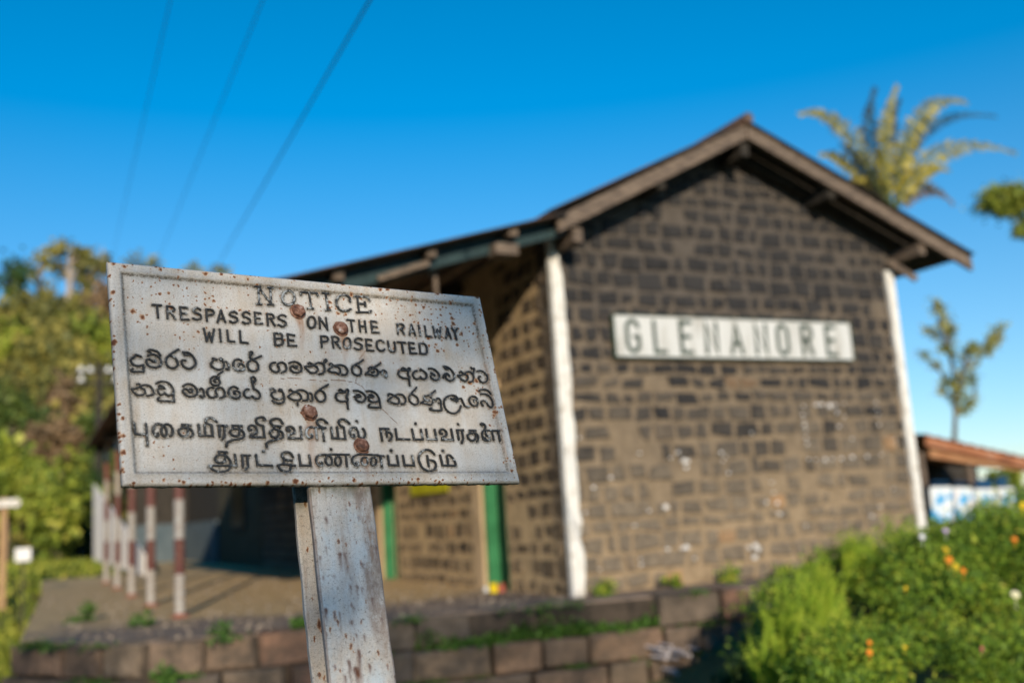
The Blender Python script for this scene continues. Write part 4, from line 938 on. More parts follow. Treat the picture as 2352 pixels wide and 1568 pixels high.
for k in range(46):
    s = rng.uniform(.1, LEN - .2); z = PZ - .02 - (0.0, .26, .51, .77)[int(rng.integers(0, 4))]; x, y, nx_, ny_ = path_pt(wallp, s); m2 = int(rng.uniform(25, 110))
    Pj.append(np.stack([x + nx_ * .14 + rng.normal(size=m2) * .07, y + ny_ * .14 - abs(rng.normal(size=m2)) * .03, z + abs(rng.normal(size=m2)) * .022], 1))
JOINT = np.concatenate(Pj)
mbp = MB()
for px, py, r in ((1525, 1490, .035), (1540, 1500, .05), (1548, 1483, .03), (1575, 1497, .045), (1590, 1505, .04), (1560, 1512, .03), (1536, 1512, .04), (1555, 1540, .04), (1562, 1548, .03), (1608, 1490, .02)):
    p = aty(px, py, 7.33); k = 9; r *= .42; vs = [(p.x + r * random.uniform(.6, 1.2) * math.cos(6.283 * i / k), 7.36, p.z + r * random.uniform(.5, 1.1) * math.sin(6.283 * i / k)) for i in range(k)]
    mbp.add(vs + [(a, b + .25, c) for a, b, c in vs], [tuple(range(k))] + [(i, (i + 1) % k, (i + 1) % k + k, i + k) for i in range(k)])
mbp.build('paint_splash', mottled('pinkish_white_paint', (.5, .42, .42), (.7, .66, .66), 25), ew)
mb = MB()
for k in range(700):
    x, y = rng.uniform(.3, 5.5), 8.3 + 9 * rng.uniform(0, 1) ** 1.6; s = rng.uniform(.012, .04)
    if x > GX0 - .1 and y > GY - .1: continue
    if y < np.interp(x, [a for a, b in edge], [b for a, b in edge]) + .1: continue
    mb.add([(x + s * rng.uniform(.6, 1.2) * math.cos(1.57 * q), y + s * rng.uniform(.6, 1.2) * math.sin(1.57 * q), PZ - .002) for q in range(4)] + [(x + rng.normal() * s * .2, y, PZ + s * .8)], [(0, 1, 4), (1, 2, 4), (2, 3, 4), (3, 0, 4)])
tag(mb.build('loose_stones', mottled('loose_stone', (.12, .09, .07), (.42, .34, .26), 3)), kind='stuff', label='loose stones and grit lying on the platform', cat='stones')
# ground: track bed in front and to the left, rising bank to the right
def gz(x, y):
    z = GZ + .05 * math.sin(x * 1.3) * math.sin(y * .9 + 1)
    def ss(t): t = min(1, max(0, t)); return t * t * (3 - 2 * t)
    if y < 8.2 or x > 9.5:
        b = ss((x - 3.4 - max(0, (y - 3)) * .18) / 3.8) * 1.0; z += b
    if x > 9.5: z = max(z, -1.05 + .04 * math.sin(x + y))
    if y > 30 and x < 26: z += 12.8 * ss((y - 34) / 26) * ss((28 - x) / 14) + (0.0 if y < 62 else (y - 62) * .02)
    if y > 18 and -1.1 < x: z += .95 * ss((y - 19) / 7) * ss((x + 1.0) / .5) * (1 if x < 3 else 0)
    if x < -6.5: z += 6.5 * ss((-6.5 - x) / 8) * (1 if y > -8 else ss((y + 16) / 8))  # unseen rise on the left, added to block low sky light
    if y < -6: z += 3.0 * ss((-6 - y) / 12) * ss((.5 - x) / 4)
    return z
xs = list(np.concatenate([np.linspace(-120, -12, 10), np.linspace(-10, 16, 66), np.linspace(17, 180, 16)])); ys = list(np.concatenate([np.linspace(-80, -22, 8), np.linspace(-20, 14, 70), np.linspace(15, 70, 50), np.linspace(80, 600, 8)]))
V = [(x, y, gz(x, y) + (.03 * rng.normal() if -10 < x < 16 and y < 14 else .0)) for y in ys for x in xs]; nx = len(xs)
mb = MB(); mb.add(V, [(j * nx + i, j * nx + i + 1, (j + 1) * nx + i + 1, (j + 1) * nx + i) for j in range(len(ys) - 1) for i in range(nx - 1)])
tag(mb.build('ground', soil, smooth=True), kind='structure')
mb = MB(); vs = []; n = 60
for i in range(n + 1):
    y = -4 + 34 * i / n
    for x, dz in ((-3.9, -.05), (-3.1, .14), (-1.0, .14), (-.25, -.02)): vs.append((x + .05 * rng.normal(), y, GZ + dz + .02 * rng.normal()))
mb.add(vs, [(4 * i + k, 4 * i + k + 1, 4 * i + 5 + k, 4 * i + 4 + k) for i in range(n) for k in range(3)]); tag(mb.build('track_bed', gravel), kind='structure')
for nm_, x, lab in (('rail', -1.28, 'steel rail of the track nearer to the platform edge'), ('rail', -2.90, 'steel rail of the track farther from the platform edge')):
    mb = MB(); y0, y1 = -4, 30; z = GZ + .16
    mb.box((x - .065, y0, z), (x + .065, y1, z + .02)); mb.box((x - .012, y0, z + .021), (x + .012, y1, z + .095)); mb.box((x - .034, y0, z + .096), (x + .034, y1, z + .135)); tag(mb.build(nm_, railm), lab, 'rail')
# ================================================================ greenery
leafA = leafmat('bush_leaf', [(0, (.03, .07, .012)), (.3, (.11, .21, .024)), (.65, (.26, .38, .035)), (.88, (.48, .52, .06)), (1, (.60, .56, .10))], .22)
leafY = leafmat('yellowgreen_leaf', [(0, (.06, .085, .015)), (.35, (.17, .23, .03)), (.75, (.36, .40, .05)), (1, (.54, .50, .09))])
leafH = leafmat('hill_green_leaf', [(0, (.04, .07, .015)), (.5, (.10, .15, .03)), (1, (.20, .23, .05))])
leafF = leafmat('fern_leaf', [(0, (0.144, 0.240, 0.024)), (.5, (0.288, 0.408, 0.036)), (1, (0.456, 0.528, 0.060))], .45)
leafD = leafmat('dark_leaf', [(0, (0.018, 0.045, 0.012)), (.5, (0.042, 0.090, 0.021)), (1, (0.090, 0.135, 0.030))])
leafO = leafmat('olive_leaf', [(0, (0.086, 0.097, 0.029)), (.5, (0.219, 0.208, 0.053)), (1, (0.462, 0.377, 0.086))])
leafB = leafmat('brown_leaf', [(0, (0.085, 0.060, 0.031)), (.5, (0.221, 0.145, 0.076)), (1, (0.408, 0.272, 0.153))])
leafG = leafmat('weed_leaf', [(0, (0.030, 0.075, 0.015)), (.5, (0.068, 0.165, 0.027)), (1, (0.150, 0.270, 0.045))])
bark = mottled('grey_brown_bark', (.07, .055, .045), (.18, .145, .12), 8); palebark = mottled('pale_gum_bark', (.28, .23, .19), (.48, .41, .35), 6)
stemm = mottled('green_stem', (.06, .09, .02), (.12, .15, .04), 12)
def shrub(name, lab, cat, base, blobs, m_, leaf, aspect=.5, group=None, stem=True):
    """blobs: (centre, radii, number of leaves)"""
    r = empty(name, base, lab, cat, group); Q = []; rn = []
    for c, rad, n in blobs:
        p, o, ix = blob_pts(c, rad, n, k=max(8, n // 90), spread=.30); Q.append(leaves(p, leaf, o, aspect, droop=.25)); sh = rng.uniform(0, 1, ix.max() + 1)
        rn.append(np.clip(.45 * sh[ix] + .55 * rng.uniform(0, 1, n), 0, 1))
    np_quads('foliage', np.concatenate(Q), m_, r, np.concatenate(rn))
    if stem:
        mb = MB(); bz = Vector(base)
        for c, rad, n in blobs: mb.tube([bz, bz.lerp(Vector(c), .5) + Vector((.03, 0, .02)), Vector(c)], [.018, .012, .005], 6)
        mb.build('stem', bark, r)
    return r
def flower(root, p, s, m_, n=10):
    s *= .72; mb = MB(); p = Vector(p); ax = Vector((rng.normal() * .4 - .3, -1, .5 + rng.normal() * .3)).normalized(); u = ax.orthogonal().normalized(); v = ax.cross(u)
    for lay, (rr, h, nn) in enumerate(((1, .0, n), (.68, .22, n - 2), (.36, .38, 5))):
        for k in range(nn):
            a = 6.283 * k / nn + lay * .3; d = u * math.cos(a) + v * math.sin(a); t = u * -math.sin(a) + v * math.cos(a)
            b = p + ax * (s * h); mb.add([b, b + d * s * rr * .6 + t * s * rr * .28 + ax * s * .08, b + d * s * rr + ax * s * .12, b + d * s * rr * .6 - t * s * rr * .28 + ax * s * .08], [(0, 1, 2, 3)])
    mb.tube([p - ax * s * .1, p - ax * s * .5 - Vector((0, 0, s * 2.5))], s * .08, 5); mb.build('flower', m_, root)
def fmat(n_, a, b): return mottled(n_, a, b, 60, .6, 0)
orange = fmat('orange_petals', (.75, .16, .01), (.85, .32, .02)); yellow = fmat('yellow_petals', (.85, .55, .02), (.9, .68, .05)); palef = fmat('cream_petals', (.8, .75, .45), (.9, .85, .6)); lilac = fmat('lilac_petals', (.5, .38, .6), (.65, .52, .72)); whitef = fmat('white_petals', (.75, .75, .75), (.85, .85, .88)); redf = fmat('pink_petals', (.5, .08, .12), (.6, .15, .2))
P = lambda x, y, d: tuple(aty(x, y, d))
b1 = shrub('marigold_bush', 'tall leafy marigold bush at the right edge with orange and yellow flowers', 'bush', (6.6, 5.2, gz(6.6, 5.2)), [((6.75, 5.3, -.42), (.55, .6, .34), 5600), ((6.1, 5.4, -.52), (.5, .55, .30), 4800), ((6.5, 4.9, -.85), (.62, .5, .38), 6400), ((7.4, 5.6, -.35), (.6, .6, .4), 3000), ((5.65, 5.2, -.75), (.42, .45, .34), 3600)], leafA, .048, .34)
for x, y, d, s, m_ in ((2172, 1262, 4.85, .035, yellow), (2180, 1285, 4.8, .036, orange), (2195, 1300, 4.8, .03, yellow), (2212, 1310, 4.75, .03, orange), (2330, 1238, 4.8, .03, orange), (2350, 1160, 5.0, .04, yellow), (2332, 1365, 4.3, .042, palef), (2172, 1218, 5.0, .03, lilac), (2118, 1232, 5.0, .03, whitef), ): flower(b1, P(x, y, d), s, m_)
b2 = shrub('marigold_bush', 'lower green bush in the bottom right corner with a few small flowers', 'bush', (5.3, 4.3, gz(5.3, 4.3)), [((5.35, 4.4, -1.0), (.5, .4, .26), 5200), ((5.9, 4.2, -1.12), (.5, .4, .30), 5200), ((5.0, 4.1, -1.22), (.45, .4, .26), 4200), ((5.6, 3.9, -1.35), (.7, .4, .3), 5600), ((4.75, 3.9, -1.42), (.5, .35, .26), 3600), (tuple(aty(2010, 1510, 4.15)), (.34, .3, .26), 3600), (tuple(aty(1900, 1545, 4.0)), (.28, .25, .2), 2400)], leafA, .04, .34, stem=False)
for x, y, d, s, m_ in ((1997, 1475, 3.9, .02, orange), (1997, 1497, 3.9, .024, orange), (2078, 1485, 3.9, .018, yellow), (2255, 1488, 3.8, .02, redf), (2080, 1350, 4.3, .018, yellow)): flower(b2, P(x, y, d), s, m_)
b3 = shrub('leafy_bush', 'dark shaded low bush between the stone wall and the ferns', 'bush', (4.35, 5.2, gz(4.35, 5.2)), [((4.25, 5.3, -1.18), (.32, .45, .26), 1500), ((4.0, 4.9, -1.32), (.35, .4, .22), 1300), ((4.55, 5.0, -1.2), (.36, .4, .25), 1300)], leafD, .06)
b4 = shrub('leafy_bush', 'broad mid green bush below the gable behind the ferns', 'bush', (5.5, 6.0, gz(5.5, 6.0)), [((5.3, 6.1, -.80), (.5, .45, .26), 3600), ((5.9, 6.2, -.66), (.5, .45, .28), 3600), ((6.5, 6.3, -.50), (.5, .5, .3), 3000), ((4.85, 5.7, -1.02), (.4, .4, .24), 2600)], leafA, .048, .34)
def fern(lab, px, py, d, h, nfr, spread, lean):
    tip = aty(px, py, d); base = tip - Vector((lean * h * .5, -.05, h)); r = empty('fern', base, lab, 'fern'); 
    for k in range(nfr):
        a = 6.283 * k / nfr + rng.uniform(-.3, .3); ln = h * (1.08 if k == 0 else rng.uniform(.6, .98)); out = spread * (.15 if k == 0 else rng.uniform(.5, 1)); mb = MB(); pts = []
        for i in range(15):
            t = i / 14; pts.append(base + Vector((lean * h * .5 * t + math.cos(a) * out * t ** 1.6, math.sin(a) * out * t ** 1.6, ln * (t - .16 * t ** 3) / .84)))
        Q = []; 
        for i in range(1, 15):
            dr = (pts[i] - pts[i - 1]).normalized(); sd_ = dr.cross(Vector((math.sin(a), -math.cos(a), .3))).normalized() if abs(dr.z) > .2 else dr.orthogonal(); sd_ = dr.cross(Vector((0, -1, .2))).normalized()
            L = .075 * math.sin(min(1, .22 + i / 17) * math.pi) * (h / .5) ** .5 + .012
            for sg in (-1, 1):
                b = pts[i]; t = b + sd_ * sg * L + dr * L * .45; w_ = dr * L * .17; Q.append([b - w_, b + sd_ * sg * L * .5 + dr * L * .05, t, b + sd_ * sg * L * .5 + dr * L * .45 + w_])
        np_quads('frond', np.array([[tuple(q) for q in f] for f in Q]), leafF, r, np.clip(rng.normal(.5, .25, len(Q)), 0, 1))
fern('tallest bright fern standing before the lower part of the gable', 1895, 1268, 5.4, .72, 9, .24, .1)
fern('upright bright fern just left of the tallest fern', 1846, 1300, 5.2, .62, 8, .22, .0)
fern('leftmost bright fern beside the ledge of the stone wall', 1795, 1330, 5.1, .6, 8, .22, -.1)
fern('slender fern rising alone at the left of the marigold bush', 1962, 1215, 6.0, .6, 6, .16, .05)
fern('broad fern fanning out in the middle of the bank', 1940, 1365, 4.6, .5, 10, .3, .3)
fern('low arching fern in front of the dark bush', 1765, 1430, 4.6, .46, 8, .28, -.2)
fern('low bright fern near the bottom between dark bush and marigolds', 1885, 1450, 4.2, .42, 9, .28, .2)
fern('thin yellowish fern close to the right of the slender fern', 2005, 1225, 6.0, .5, 5, .16, .05)
def weeds(name, lab, cat, spots, m_, leaf, n, r=(.12, .1, .1)):
    for (x, y, z), k, l2 in spots:
        p, o, ix = blob_pts((x, y, z + r[2] * k * .5), np.array(r) * k, int(n * k), k=8); p[:, 2] = np.maximum(p[:, 2], z)
        tag(np_quads(name, leaves(p, leaf, o, .4, .2, .8), m_, None), l2, cat)
w_ = lambda x, y: tuple(atz(x, y, PZ))
weeds('weed_clump', '', 'weeds', [((4.86, 8.22, PZ), 1.1, 'small weed at the foot of the white corner strip'), ((5.62, 8.2, PZ), .9, 'faint weed tuft along the base of the gable, left of the bright one'), ((6.3, 8.15, PZ), 1.3, 'bright green weed clump at the base of the gable'), ((6.9, 8.1, PZ), 1.0, 'weed clump at the gable base just left of the ferns')], leafA, .05, 220)
weeds('weed_clump', '', 'weeds', [((2.05, 8.22, PZ), .9, 'dark weed tuft on the platform edge just left of the sign post'), ((1.42, 8.32, PZ), .8, 'dark weed tuft growing above a joint of the wall'), ((1.0, 9.9, PZ), 1.0, 'pale green weed on the platform near its left corner'), ((.55, 11.2, PZ), 1.6, 'yellow green weed patch at the platform edge'), ((.98, 8.1, PZ - .26), .9, 'small green tuft in the course joint under the first coping stone')], leafG, .05, 180)
n = 5200; t = rng.uniform(0, 1, n); i = rng.uniform(2.95, 5.9, n); Pw = np.zeros((n, 3))
for k in range(n):
    x = i[k]; ey = np.interp(x, [a for a, b in edge], [b for a, b in edge]); Pw[k] = (x, ey - rng.uniform(-.06, .12), PZ - .27 + abs(rng.normal()) * .055 * (1 + math.sin(x * 5) * .5) + (.0))
tag(np_quads('ledge_weeds', leaves(Pw, .05, None, .45, .2, .7), leafG, None), kind='stuff', label='low dark green weeds filling the ledge of the stone wall', cat='weeds')
n = 9000; Pw = np.stack([rng.uniform(-.75, .12, n), 3 + 27 * rng.uniform(0, 1, n) ** 1.5, np.full(n, GZ)], 1); Pw[:, 2] += rng.uniform(0, .12, n); Pw[:, 0] += np.clip((Pw[:, 1] - 9.6) * .03, 0, .4)
tag(np_quads('verge_grass', leaves(Pw, .16, None, .16, .25, 2.2), leafY, None), kind='stuff', label='tufted grass along the foot of the platform', cat='grass')
n = 14000; Pw = np.stack([rng.uniform(-3, 2.1, n), rng.uniform(14, 36, n), np.zeros(n)], 1); Pw[:, 2] = [gz(x, y) for x, y, _ in Pw]
Pw = Pw[Pw[:, 0] < .1 + np.clip((Pw[:, 1] - 14) * .03, 0, .5) + 2.0 * (Pw[:, 1] > 24.3)]; tag(np_quads('far_grass', leaves(Pw, .22, None, .25, .2, 1.4), leafY, None), kind='stuff', label='yellow green grass beside the track farther off', cat='grass')
# wooded bank behind the photographer: thin foliage that lets part of the low sun through
n = 27500; q_ = np.arange(n); Pw = np.stack([-19 + 15 * ((.5 + q_ * .7548776662466927) % 1), rng.uniform(-18.9, -18.3, n), (.5 + q_ * .5698402909980532) % 1], 1)
tp_ = 7.65 + .45 * np.sin(Pw[:, 0] * 1.1) + .3 * np.sin(Pw[:, 0] * 2.9 + 1) - .9 * np.clip((Pw[:, 0] + 6.0) / 2.0, 0, 2) ** 2
Pw[:, 2] = 1.0 + (tp_ - 1.0) * Pw[:, 2]
tag(np_quads('tree_belt', leaves(Pw, .115, None, .7), leafD, None), kind='stuff', label='thin belt of trees on the bank behind the viewer', cat='trees')
tag(np_quads('joint_moss', leaves(JOINT, .035, None, .5, .2, .5), leafG, None), kind='stuff', label='moss and small weeds rooted in the joints of the stone wall', cat='moss')
# trees on the hill
def tree(name, lab, px, py, d, wpx, hpx, m_, n, leaf, base_py=None, trunk=True, bk=None, k=16, group=None, tw=.12, depth=None, splits=1):
    c = aty(px, py, d); dist = d * .95 / .883; sx = wpx / 2 * dist / FPX; sz = hpx / 2 * dist / FPX; gb = gz(c.x, d) if d > 26 or c.x > 9.5 else GZ
    r = empty(name, (c.x, d, gb), lab, 'tree', group); p, o, ix = blob_pts(c, (sx, depth or sx, sz), n, k=k, spread=.36, shell=.8); p[:, 2] = np.maximum(p[:, 2], gb)
    sh = rng.uniform(0, 1, ix.max() + 1); np_quads('crown', leaves(p, leaf, o, .7, .2), m_, r, np.clip(.5 * sh[ix] + .5 * rng.uniform(0, 1, n), 0, 1))
    if trunk:
        mb = MB(); b = Vector((c.x, d, gb - .2)); mb.tube([b, b.lerp(c, .5) + Vector((.1 * tw, 0, 0)), c, c + Vector((sx * .1, 0, sz * .7))], [tw * 1.2, tw, tw * .6, tw * .2], 7)
        for q in range(5): e = c + Vector((rng.uniform(-.7, .7) * sx, rng.uniform(-.5, .5) * sx, rng.uniform(-.3, .8) * sz)); s0 = b.lerp(c, rng.uniform(.6, .95)); mb.tube([s0, s0.lerp(e, .5) + Vector((0, 0, .1 * sz)), e], [tw * .5, tw * .3, tw * .1], 5)
        mb.build('trunk', bk or bark, r)
    return r
tree('tall_tree', 'tall dark slender tree at the far left of the ridge', 28, 650, 60, 80, 120, leafD, 420, .34, k=10, tw=.16)
tree('tall_tree', 'thin sparse tree on the ridge left of the biggest ridge tree', 92, 610, 61, 60, 105, leafO, 150, .32, k=7, bk=palebark)
tree('tall_tree', 'sparse low branched tree between two taller ridge trees', 112, 680, 60, 40, 60, leafO, 80, .3, k=5, bk=palebark)
tree('tall_tree', 'biggest dark ridge tree with bare pale trunks beneath its crown', 160, 600, 59, 95, 90, leafO, 620, .36, k=12, bk=palebark, tw=.2)
tree('tall_tree', 'second stem crown leaning right of the biggest ridge tree', 190, 640, 59.5, 55, 100, leafO, 230, .34, k=8, bk=palebark)
tree('tall_tree', 'wispy tree on the ridge just left of the notice', 232, 595, 61, 60, 80, leafO, 170, .32, k=8, bk=palebark)
tree('tall_tree', 'small dark treetop peeping over the notice, nearer its left corner', 318, 606, 66, 105, 34, leafO, 190, .34, k=9)
tree('tall_tree', 'small dark treetop peeping over the notice below the thickest cable', 482, 628, 66, 110, 38, leafO, 200, .34, k=9)
H = [('olive crowned tree high on the slope at the left edge', 20, 765, 56, 110, 110, leafO), ('round olive tree below the biggest ridge tree', 150, 760, 55, 150, 110, leafO), ('brownish tree beside the upper left corner of the notice', 245, 730, 57, 100, 150, leafB), ('yellow green tree on the middle slope at the left edge', 15, 840, 52, 130, 150, leafY), ('mixed olive tree in the middle of the slope', 110, 830, 52, 150, 140, leafO), ('yellowish tree on the slope beside the left edge of the notice', 225, 820, 52, 130, 150, leafY), ('dark olive tree behind the telegraph pole', 250, 940, 46, 130, 150, leafO), ('bare brown shrubby tree in the middle of the slope', 140, 960, 46, 130, 150, leafB), ('bright green tree low on the slope at the left edge', 25, 990, 42, 130, 170, leafH), ('brown withered bush above the bright trackside bush', 120, 1030, 40, 120, 110, leafB), ('deep green tree beside the dark end of the canopy', 215, 1040, 40, 110, 170, leafH), ('yellow green bush at the left edge beside the signal post', 15, 1090, 33, 110, 150, leafY)]
for lab, px, py, d, a, b, m_ in H: tree('hillside_tree', lab, px, py, d, a, b, m_, 1700, .34, trunk=True, k=20, group='trees on the hillside', tw=.12)
tree('trackside_bush', 'bright yellow green bush beside the track at the end of the platform', 130, 1160, 30, 150, 190, leafY, 2600, .22, k=22)
tree('trackside_bush', 'dark green bush filling the gap between bright bush and canopy posts', 185, 1190, 34, 80, 190, leafD, 1500, .25, k=16)
n = 34000; Pw = np.stack([rng.uniform(-14, 20, n), rng.uniform(36.5, 64, n), np.zeros(n)], 1); Pw[:, 2] = [gz(x, y) + .5 * abs(math.sin(x * 1.9) * math.sin(y * 1.3)) + 1.1 * abs(random.gauss(0, .5)) for x, y, _ in Pw]
tag(np_quads('hillside_scrub', leaves(Pw, .45, None, .7, .2), leafO, None), kind='stuff', label='dense olive scrub covering the hillside', cat='scrub')
# tree at the right edge, candelabra shrub, palm
def pix_tree(name, lab, cat, d, base, branches, m_, n, leaf, rad):
    r = empty(name, (base[0], base[1], base[2]), lab, cat); mb = MB(); Q = []; rn = []
    for pts, tk in branches:
        q = [Vector(base) if p == 'b' else aty(p[0], p[1], d + p[2]) for p in pts]; mb.tube(q, [tk * (1 - .7 * i / (len(q) - 1)) for i in range(len(q))], 6)
        for a, b in zip(q[:-1], q[1:]):
            if (a.z < aty(2195, 965, d).z): continue
            m2 = int(.22 * n * (b - a).length); t = rng.uniform(0, 1, m2); p = np.array([tuple(a.lerp(b, k)) for k in t]) + rng.normal(size=(m2, 3)) * rad * .5
            dr = np.array((b - a).normalized()); o = np.tile(dr, (m2, 1)) * 1.0 + rng.normal(size=(m2, 3)) * .5; Q.append(leaves(p, leaf, o, .3, 0, .3)); rn.append(rng.uniform(0, 1, m2))
        for a, b in zip(q[:-1], q[1:]):
            if a.z < aty(2195, 955, d).z: continue
            for k in range(max(1, int((b - a).length / .24))):
                c_ = np.array(a.lerp(b, rng.uniform(.1, 1))) + rng.normal(size=3) * .07; m2 = int(rng.uniform(18, 46)); o = rng.normal(size=(m2, 3)) + np.array((b - a).normalized()) * .8 + np.array((0, -.2, .5)); o /= np.linalg.norm(o, axis=1)[:, None]
                Q.append(leaves(c_ + o * .02, .20, o * 3, .2, .1, 0)); rn.append(np.clip(rng.uniform(.3, 1) + rng.normal(size=m2) * .15, 0, 1))
    for pts, tk in branches:
        for p in pts[1:]:
            if p == 'b' or p[1] > 945: continue
    mb.build('trunk', bark, r); np_quads('foliage', np.concatenate(Q), m_, r, np.concatenate(rn))
dB = 16.0; bb = aty(2192, 1015, dB); base = (bb.x, dB, gz(bb.x, dB))
pix_tree('candelabra_shrub', 'upright branching shrub with tufted pale green arms behind the rusty shed', 'shrub', dB, base, [
    (['b', (2192, 1010, 0), (2195, 930, 0), (2190, 850, .1), (2175, 780, .1), (2160, 740, .1), (2145, 690, .1)], .07), ([(2195, 930, 0), (2210, 860, -.3), (2225, 810, -.4), (2265, 790, -.5), (2310, 748, -.6)], .05),
    ([(2195, 900, 0), (2165, 860, .3), (2140, 830, .4), (2105, 805, .5)], .04), ([(2175, 790, .1), (2150, 770, .3), (2125, 752, .4)], .03), ([(2195, 950, 0), (2235, 925, .3), (2240, 890, .4), (2232, 850, .5)], .04), ([(2215, 850, -.3), (2240, 825, -.5), (2275, 800, -.4), (2290, 770, -.2)], .03), ([(2192, 920, .1), (2170, 905, .2), (2150, 890, .2)], .03), ([(2180, 800, .1), (2190, 750, .2), (2165, 715, .3), (2150, 700, .3)], .03)], leafmat('pale_tuft_leaf', [(0, (0.085, 0.119, 0.025)), (.5, (0.272, 0.306, 0.068)), (1, (0.612, 0.561, 0.204))]), 300, .13, .12)
c = aty(2338, 478, 20); tr = empty('broadleaf_tree', (c.x + 1.4, 20.3, gz(c.x + 1.4, 20)), 'rounded bright green tree crown cut by the right edge of the picture', 'tree')
Q = []; rn = []
for dx, dz, rx, rz, n in ((-.28, .22, .88, .58, 3200), (.5, .5, .7, .5, 900), (.45, -.55, .42, .35, 600), (1.2, .1, .9, .8, 1200), (-.45, .0, .35, .3, 500)):
    p, o, ix = blob_pts((c.x + dx, 20.2, c.z + dz), (rx, rx, rz), n, k=14); Q.append(leaves(p, .14, o, .6, .1)); rn.append(rng.uniform(0, 1, n))
np_quads('crown', np.concatenate(Q), leafY, tr, np.concatenate(rn))
mb = MB(); mb.tube([(c.x + 1.4, 20.3, gz(c.x + 1.4, 20) - .1), (c.x + 1.3, 20.3, c.z - 2.5), (c.x + 1.0, 20.3, c.z - .8), (c.x + .4, 20.3, c.z)], [.2, .16, .11, .05], 8); mb.tube([(c.x + 1.0, 20.3, c.z - .8), (c.x + .5, 20.2, c.z - .5)], [.07, .03], 6); mb.build('trunk', bark, tr)
PD = 16.5; pb_ = aty(2052, 492, PD); palm = empty('palm_tree', (pb_.x - 2.6, PD + .3, -1.0), 'feathery palm with arching yellow green fronds rising behind the roof', 'palm')
mb = MB(); mb.tube([(pb_.x - 2.6, PD + .3, -1.2), (pb_.x - 1.9, PD + .2, 1.5), (pb_.x - 1.0, PD + .1, 3.8), (pb_.x - .25, PD, pb_.z - 1.3), (pb_.x, PD, pb_.z - .75)], [.17, .15, .13, .12, .11], 10); mb.build('trunk', bark, palm)
mb = MB(); mb.tube([(pb_.x, PD, pb_.z - .95), (pb_.x, PD, pb_.z - .4), (pb_.x + .02, PD, pb_.z + .1)], [.14, .11, .05], 10); mb.build('crownshaft', mottled('yellow_crownshaft', (.30, .26, .05), (.42, .36, .08), 5), palm)
leafP = leafmat('palm_leaflet', [(0, (.07, .07, .02)), (.35, (.26, .23, .04)), (.8, (.52, .43, .07)), (1, (.66, .54, .14))], .2)
leafPd = leafmat('dark_palm_leaflet', [(0, (.012, .016, .012)), (.6, (.04, .045, .025)), (1, (.10, .08, .04))], .3)
fr_ = [((1945, 300), (1835, 262), .0, leafP, .30), ((2000, 330), (2010, 200), .5, leafPd, .30), ((2030, 330), (2062, 195), -.6, leafP, .26), ((2040, 340), (2068, 225), .4, leafPd, .30), ((2110, 270), (2222, 236), .0, leafP, .30), ((2120, 300), (2290, 268), .6, leafPd, .22), ((2160, 345), (2335, 352), -.3, leafP, .30), ((1960, 380), (1885, 355), .7, leafP, .28), ((1985, 380), (1930, 330), -.8, leafPd, .24), ((2105, 400), (2180, 390), -.7, leafP, .24), ((2090, 330), (2150, 240), .9, leafP, .26)]
fr_ += [((2120, 430), (2190, 470), .2, leafB, .22), ((1990, 420), (1935, 430), .5, leafB, .2)]
for (mx, my), (tx, ty), dd, m_, ll in fr_:
    a = Vector((pb_.x, PD, pb_.z)); m_pt = aty(mx, my, PD + dd * .5); t_ = aty(tx, ty, PD + dd); pts = []
    for i in range(25):
        t = i / 24; q = a * (1 - t) ** 2 + (m_pt * 2 - (a + t_) * .5) * (2 * t * (1 - t)) + t_ * t * t; pts.append(q)
    fo = MB(); fo.tube(pts, [.03 * (1 - .85 * i / 24) for i in range(25)], 6); f_ = fo.build('frond', stemm, palm); Q = []
    for i in range(4, 25):
        for sub in range(6):
            p0 = pts[i - 1].lerp(pts[i], sub / 6); dr = (pts[i] - pts[i - 1]).normalized(); sd_ = dr.cross(Vector((0, -1, .25))).normalized()
            L = 1.2 * ll * (math.sin(min(1., .12 + i / 25.) * math.pi) * .8 + .25)
            for sg in (-1, 1):
                o = (sd_ * sg * .85 + dr * .65 + Vector((rng.normal() * .12, rng.normal() * .35, -.38 + rng.normal() * .22))).normalized(); nrm = o.cross(dr).normalized(); wv = o.cross(nrm) * .025
                m1 = p0 + o * L * .5; e = p0 + o * L - Vector((0, 0, .25 * L)); Q.append([tuple(p0), tuple(m1 + wv), tuple(e), tuple(m1 - wv)])
    lf = np_quads('leaflets', np.array(Q) - np.array(palm.location), m_, None, np.clip(rng.normal(.5, .28, len(Q)), 0, 1)); lf.parent = f_
# ================================================================ shed, posters, pole, cables, signal
SD = 12.0
A = [aty(2103, 999, SD), aty(2375, 1060, SD)]
shed = empty('rusty_shed', (A[0].x + .3, SD, gz(A[0].x, SD)), 'open lean to shed with rusty sheet roof beyond the white corner of the station', 'shed')
mb = MB(); a, b = A[0], A[1] + (A[1] - A[0]) * .4
vs = []; n = 90
for i in range(n + 1):
    t = i / n; p = a.lerp(b, t); h = .012 * math.sin(i * 1.1)
    vs += [(p.x, SD - .2, p.z + h), (p.x, SD - .2, p.z + h - .01), (p.x, SD + 3.2, p.z + h + .35), (p.x, SD + 3.2, p.z + h + .34)]
fs = []
for i in range(n): o = 4 * i; fs += [(o, o + 4, o + 6, o + 2), (o + 1, o + 3, o + 7, o + 5), (o, o + 1, o + 5, o + 4), (o + 2, o + 6, o + 7, o + 3)]
mb.add(vs, fs); rustsheet = mottled('rusted_roof_sheet', (.13, .05, .03), (.38, .15, .07), 3, .8, .3, .004, (.42, .27, .20)); mb.build('roof', rustsheet, shed)
mb = MB(); mb.bar(a + Vector((.03, -.16, -.11)), b + Vector((0, -.16, -.11)), .03, .15); mb.build('fascia', rustsheet, shed)
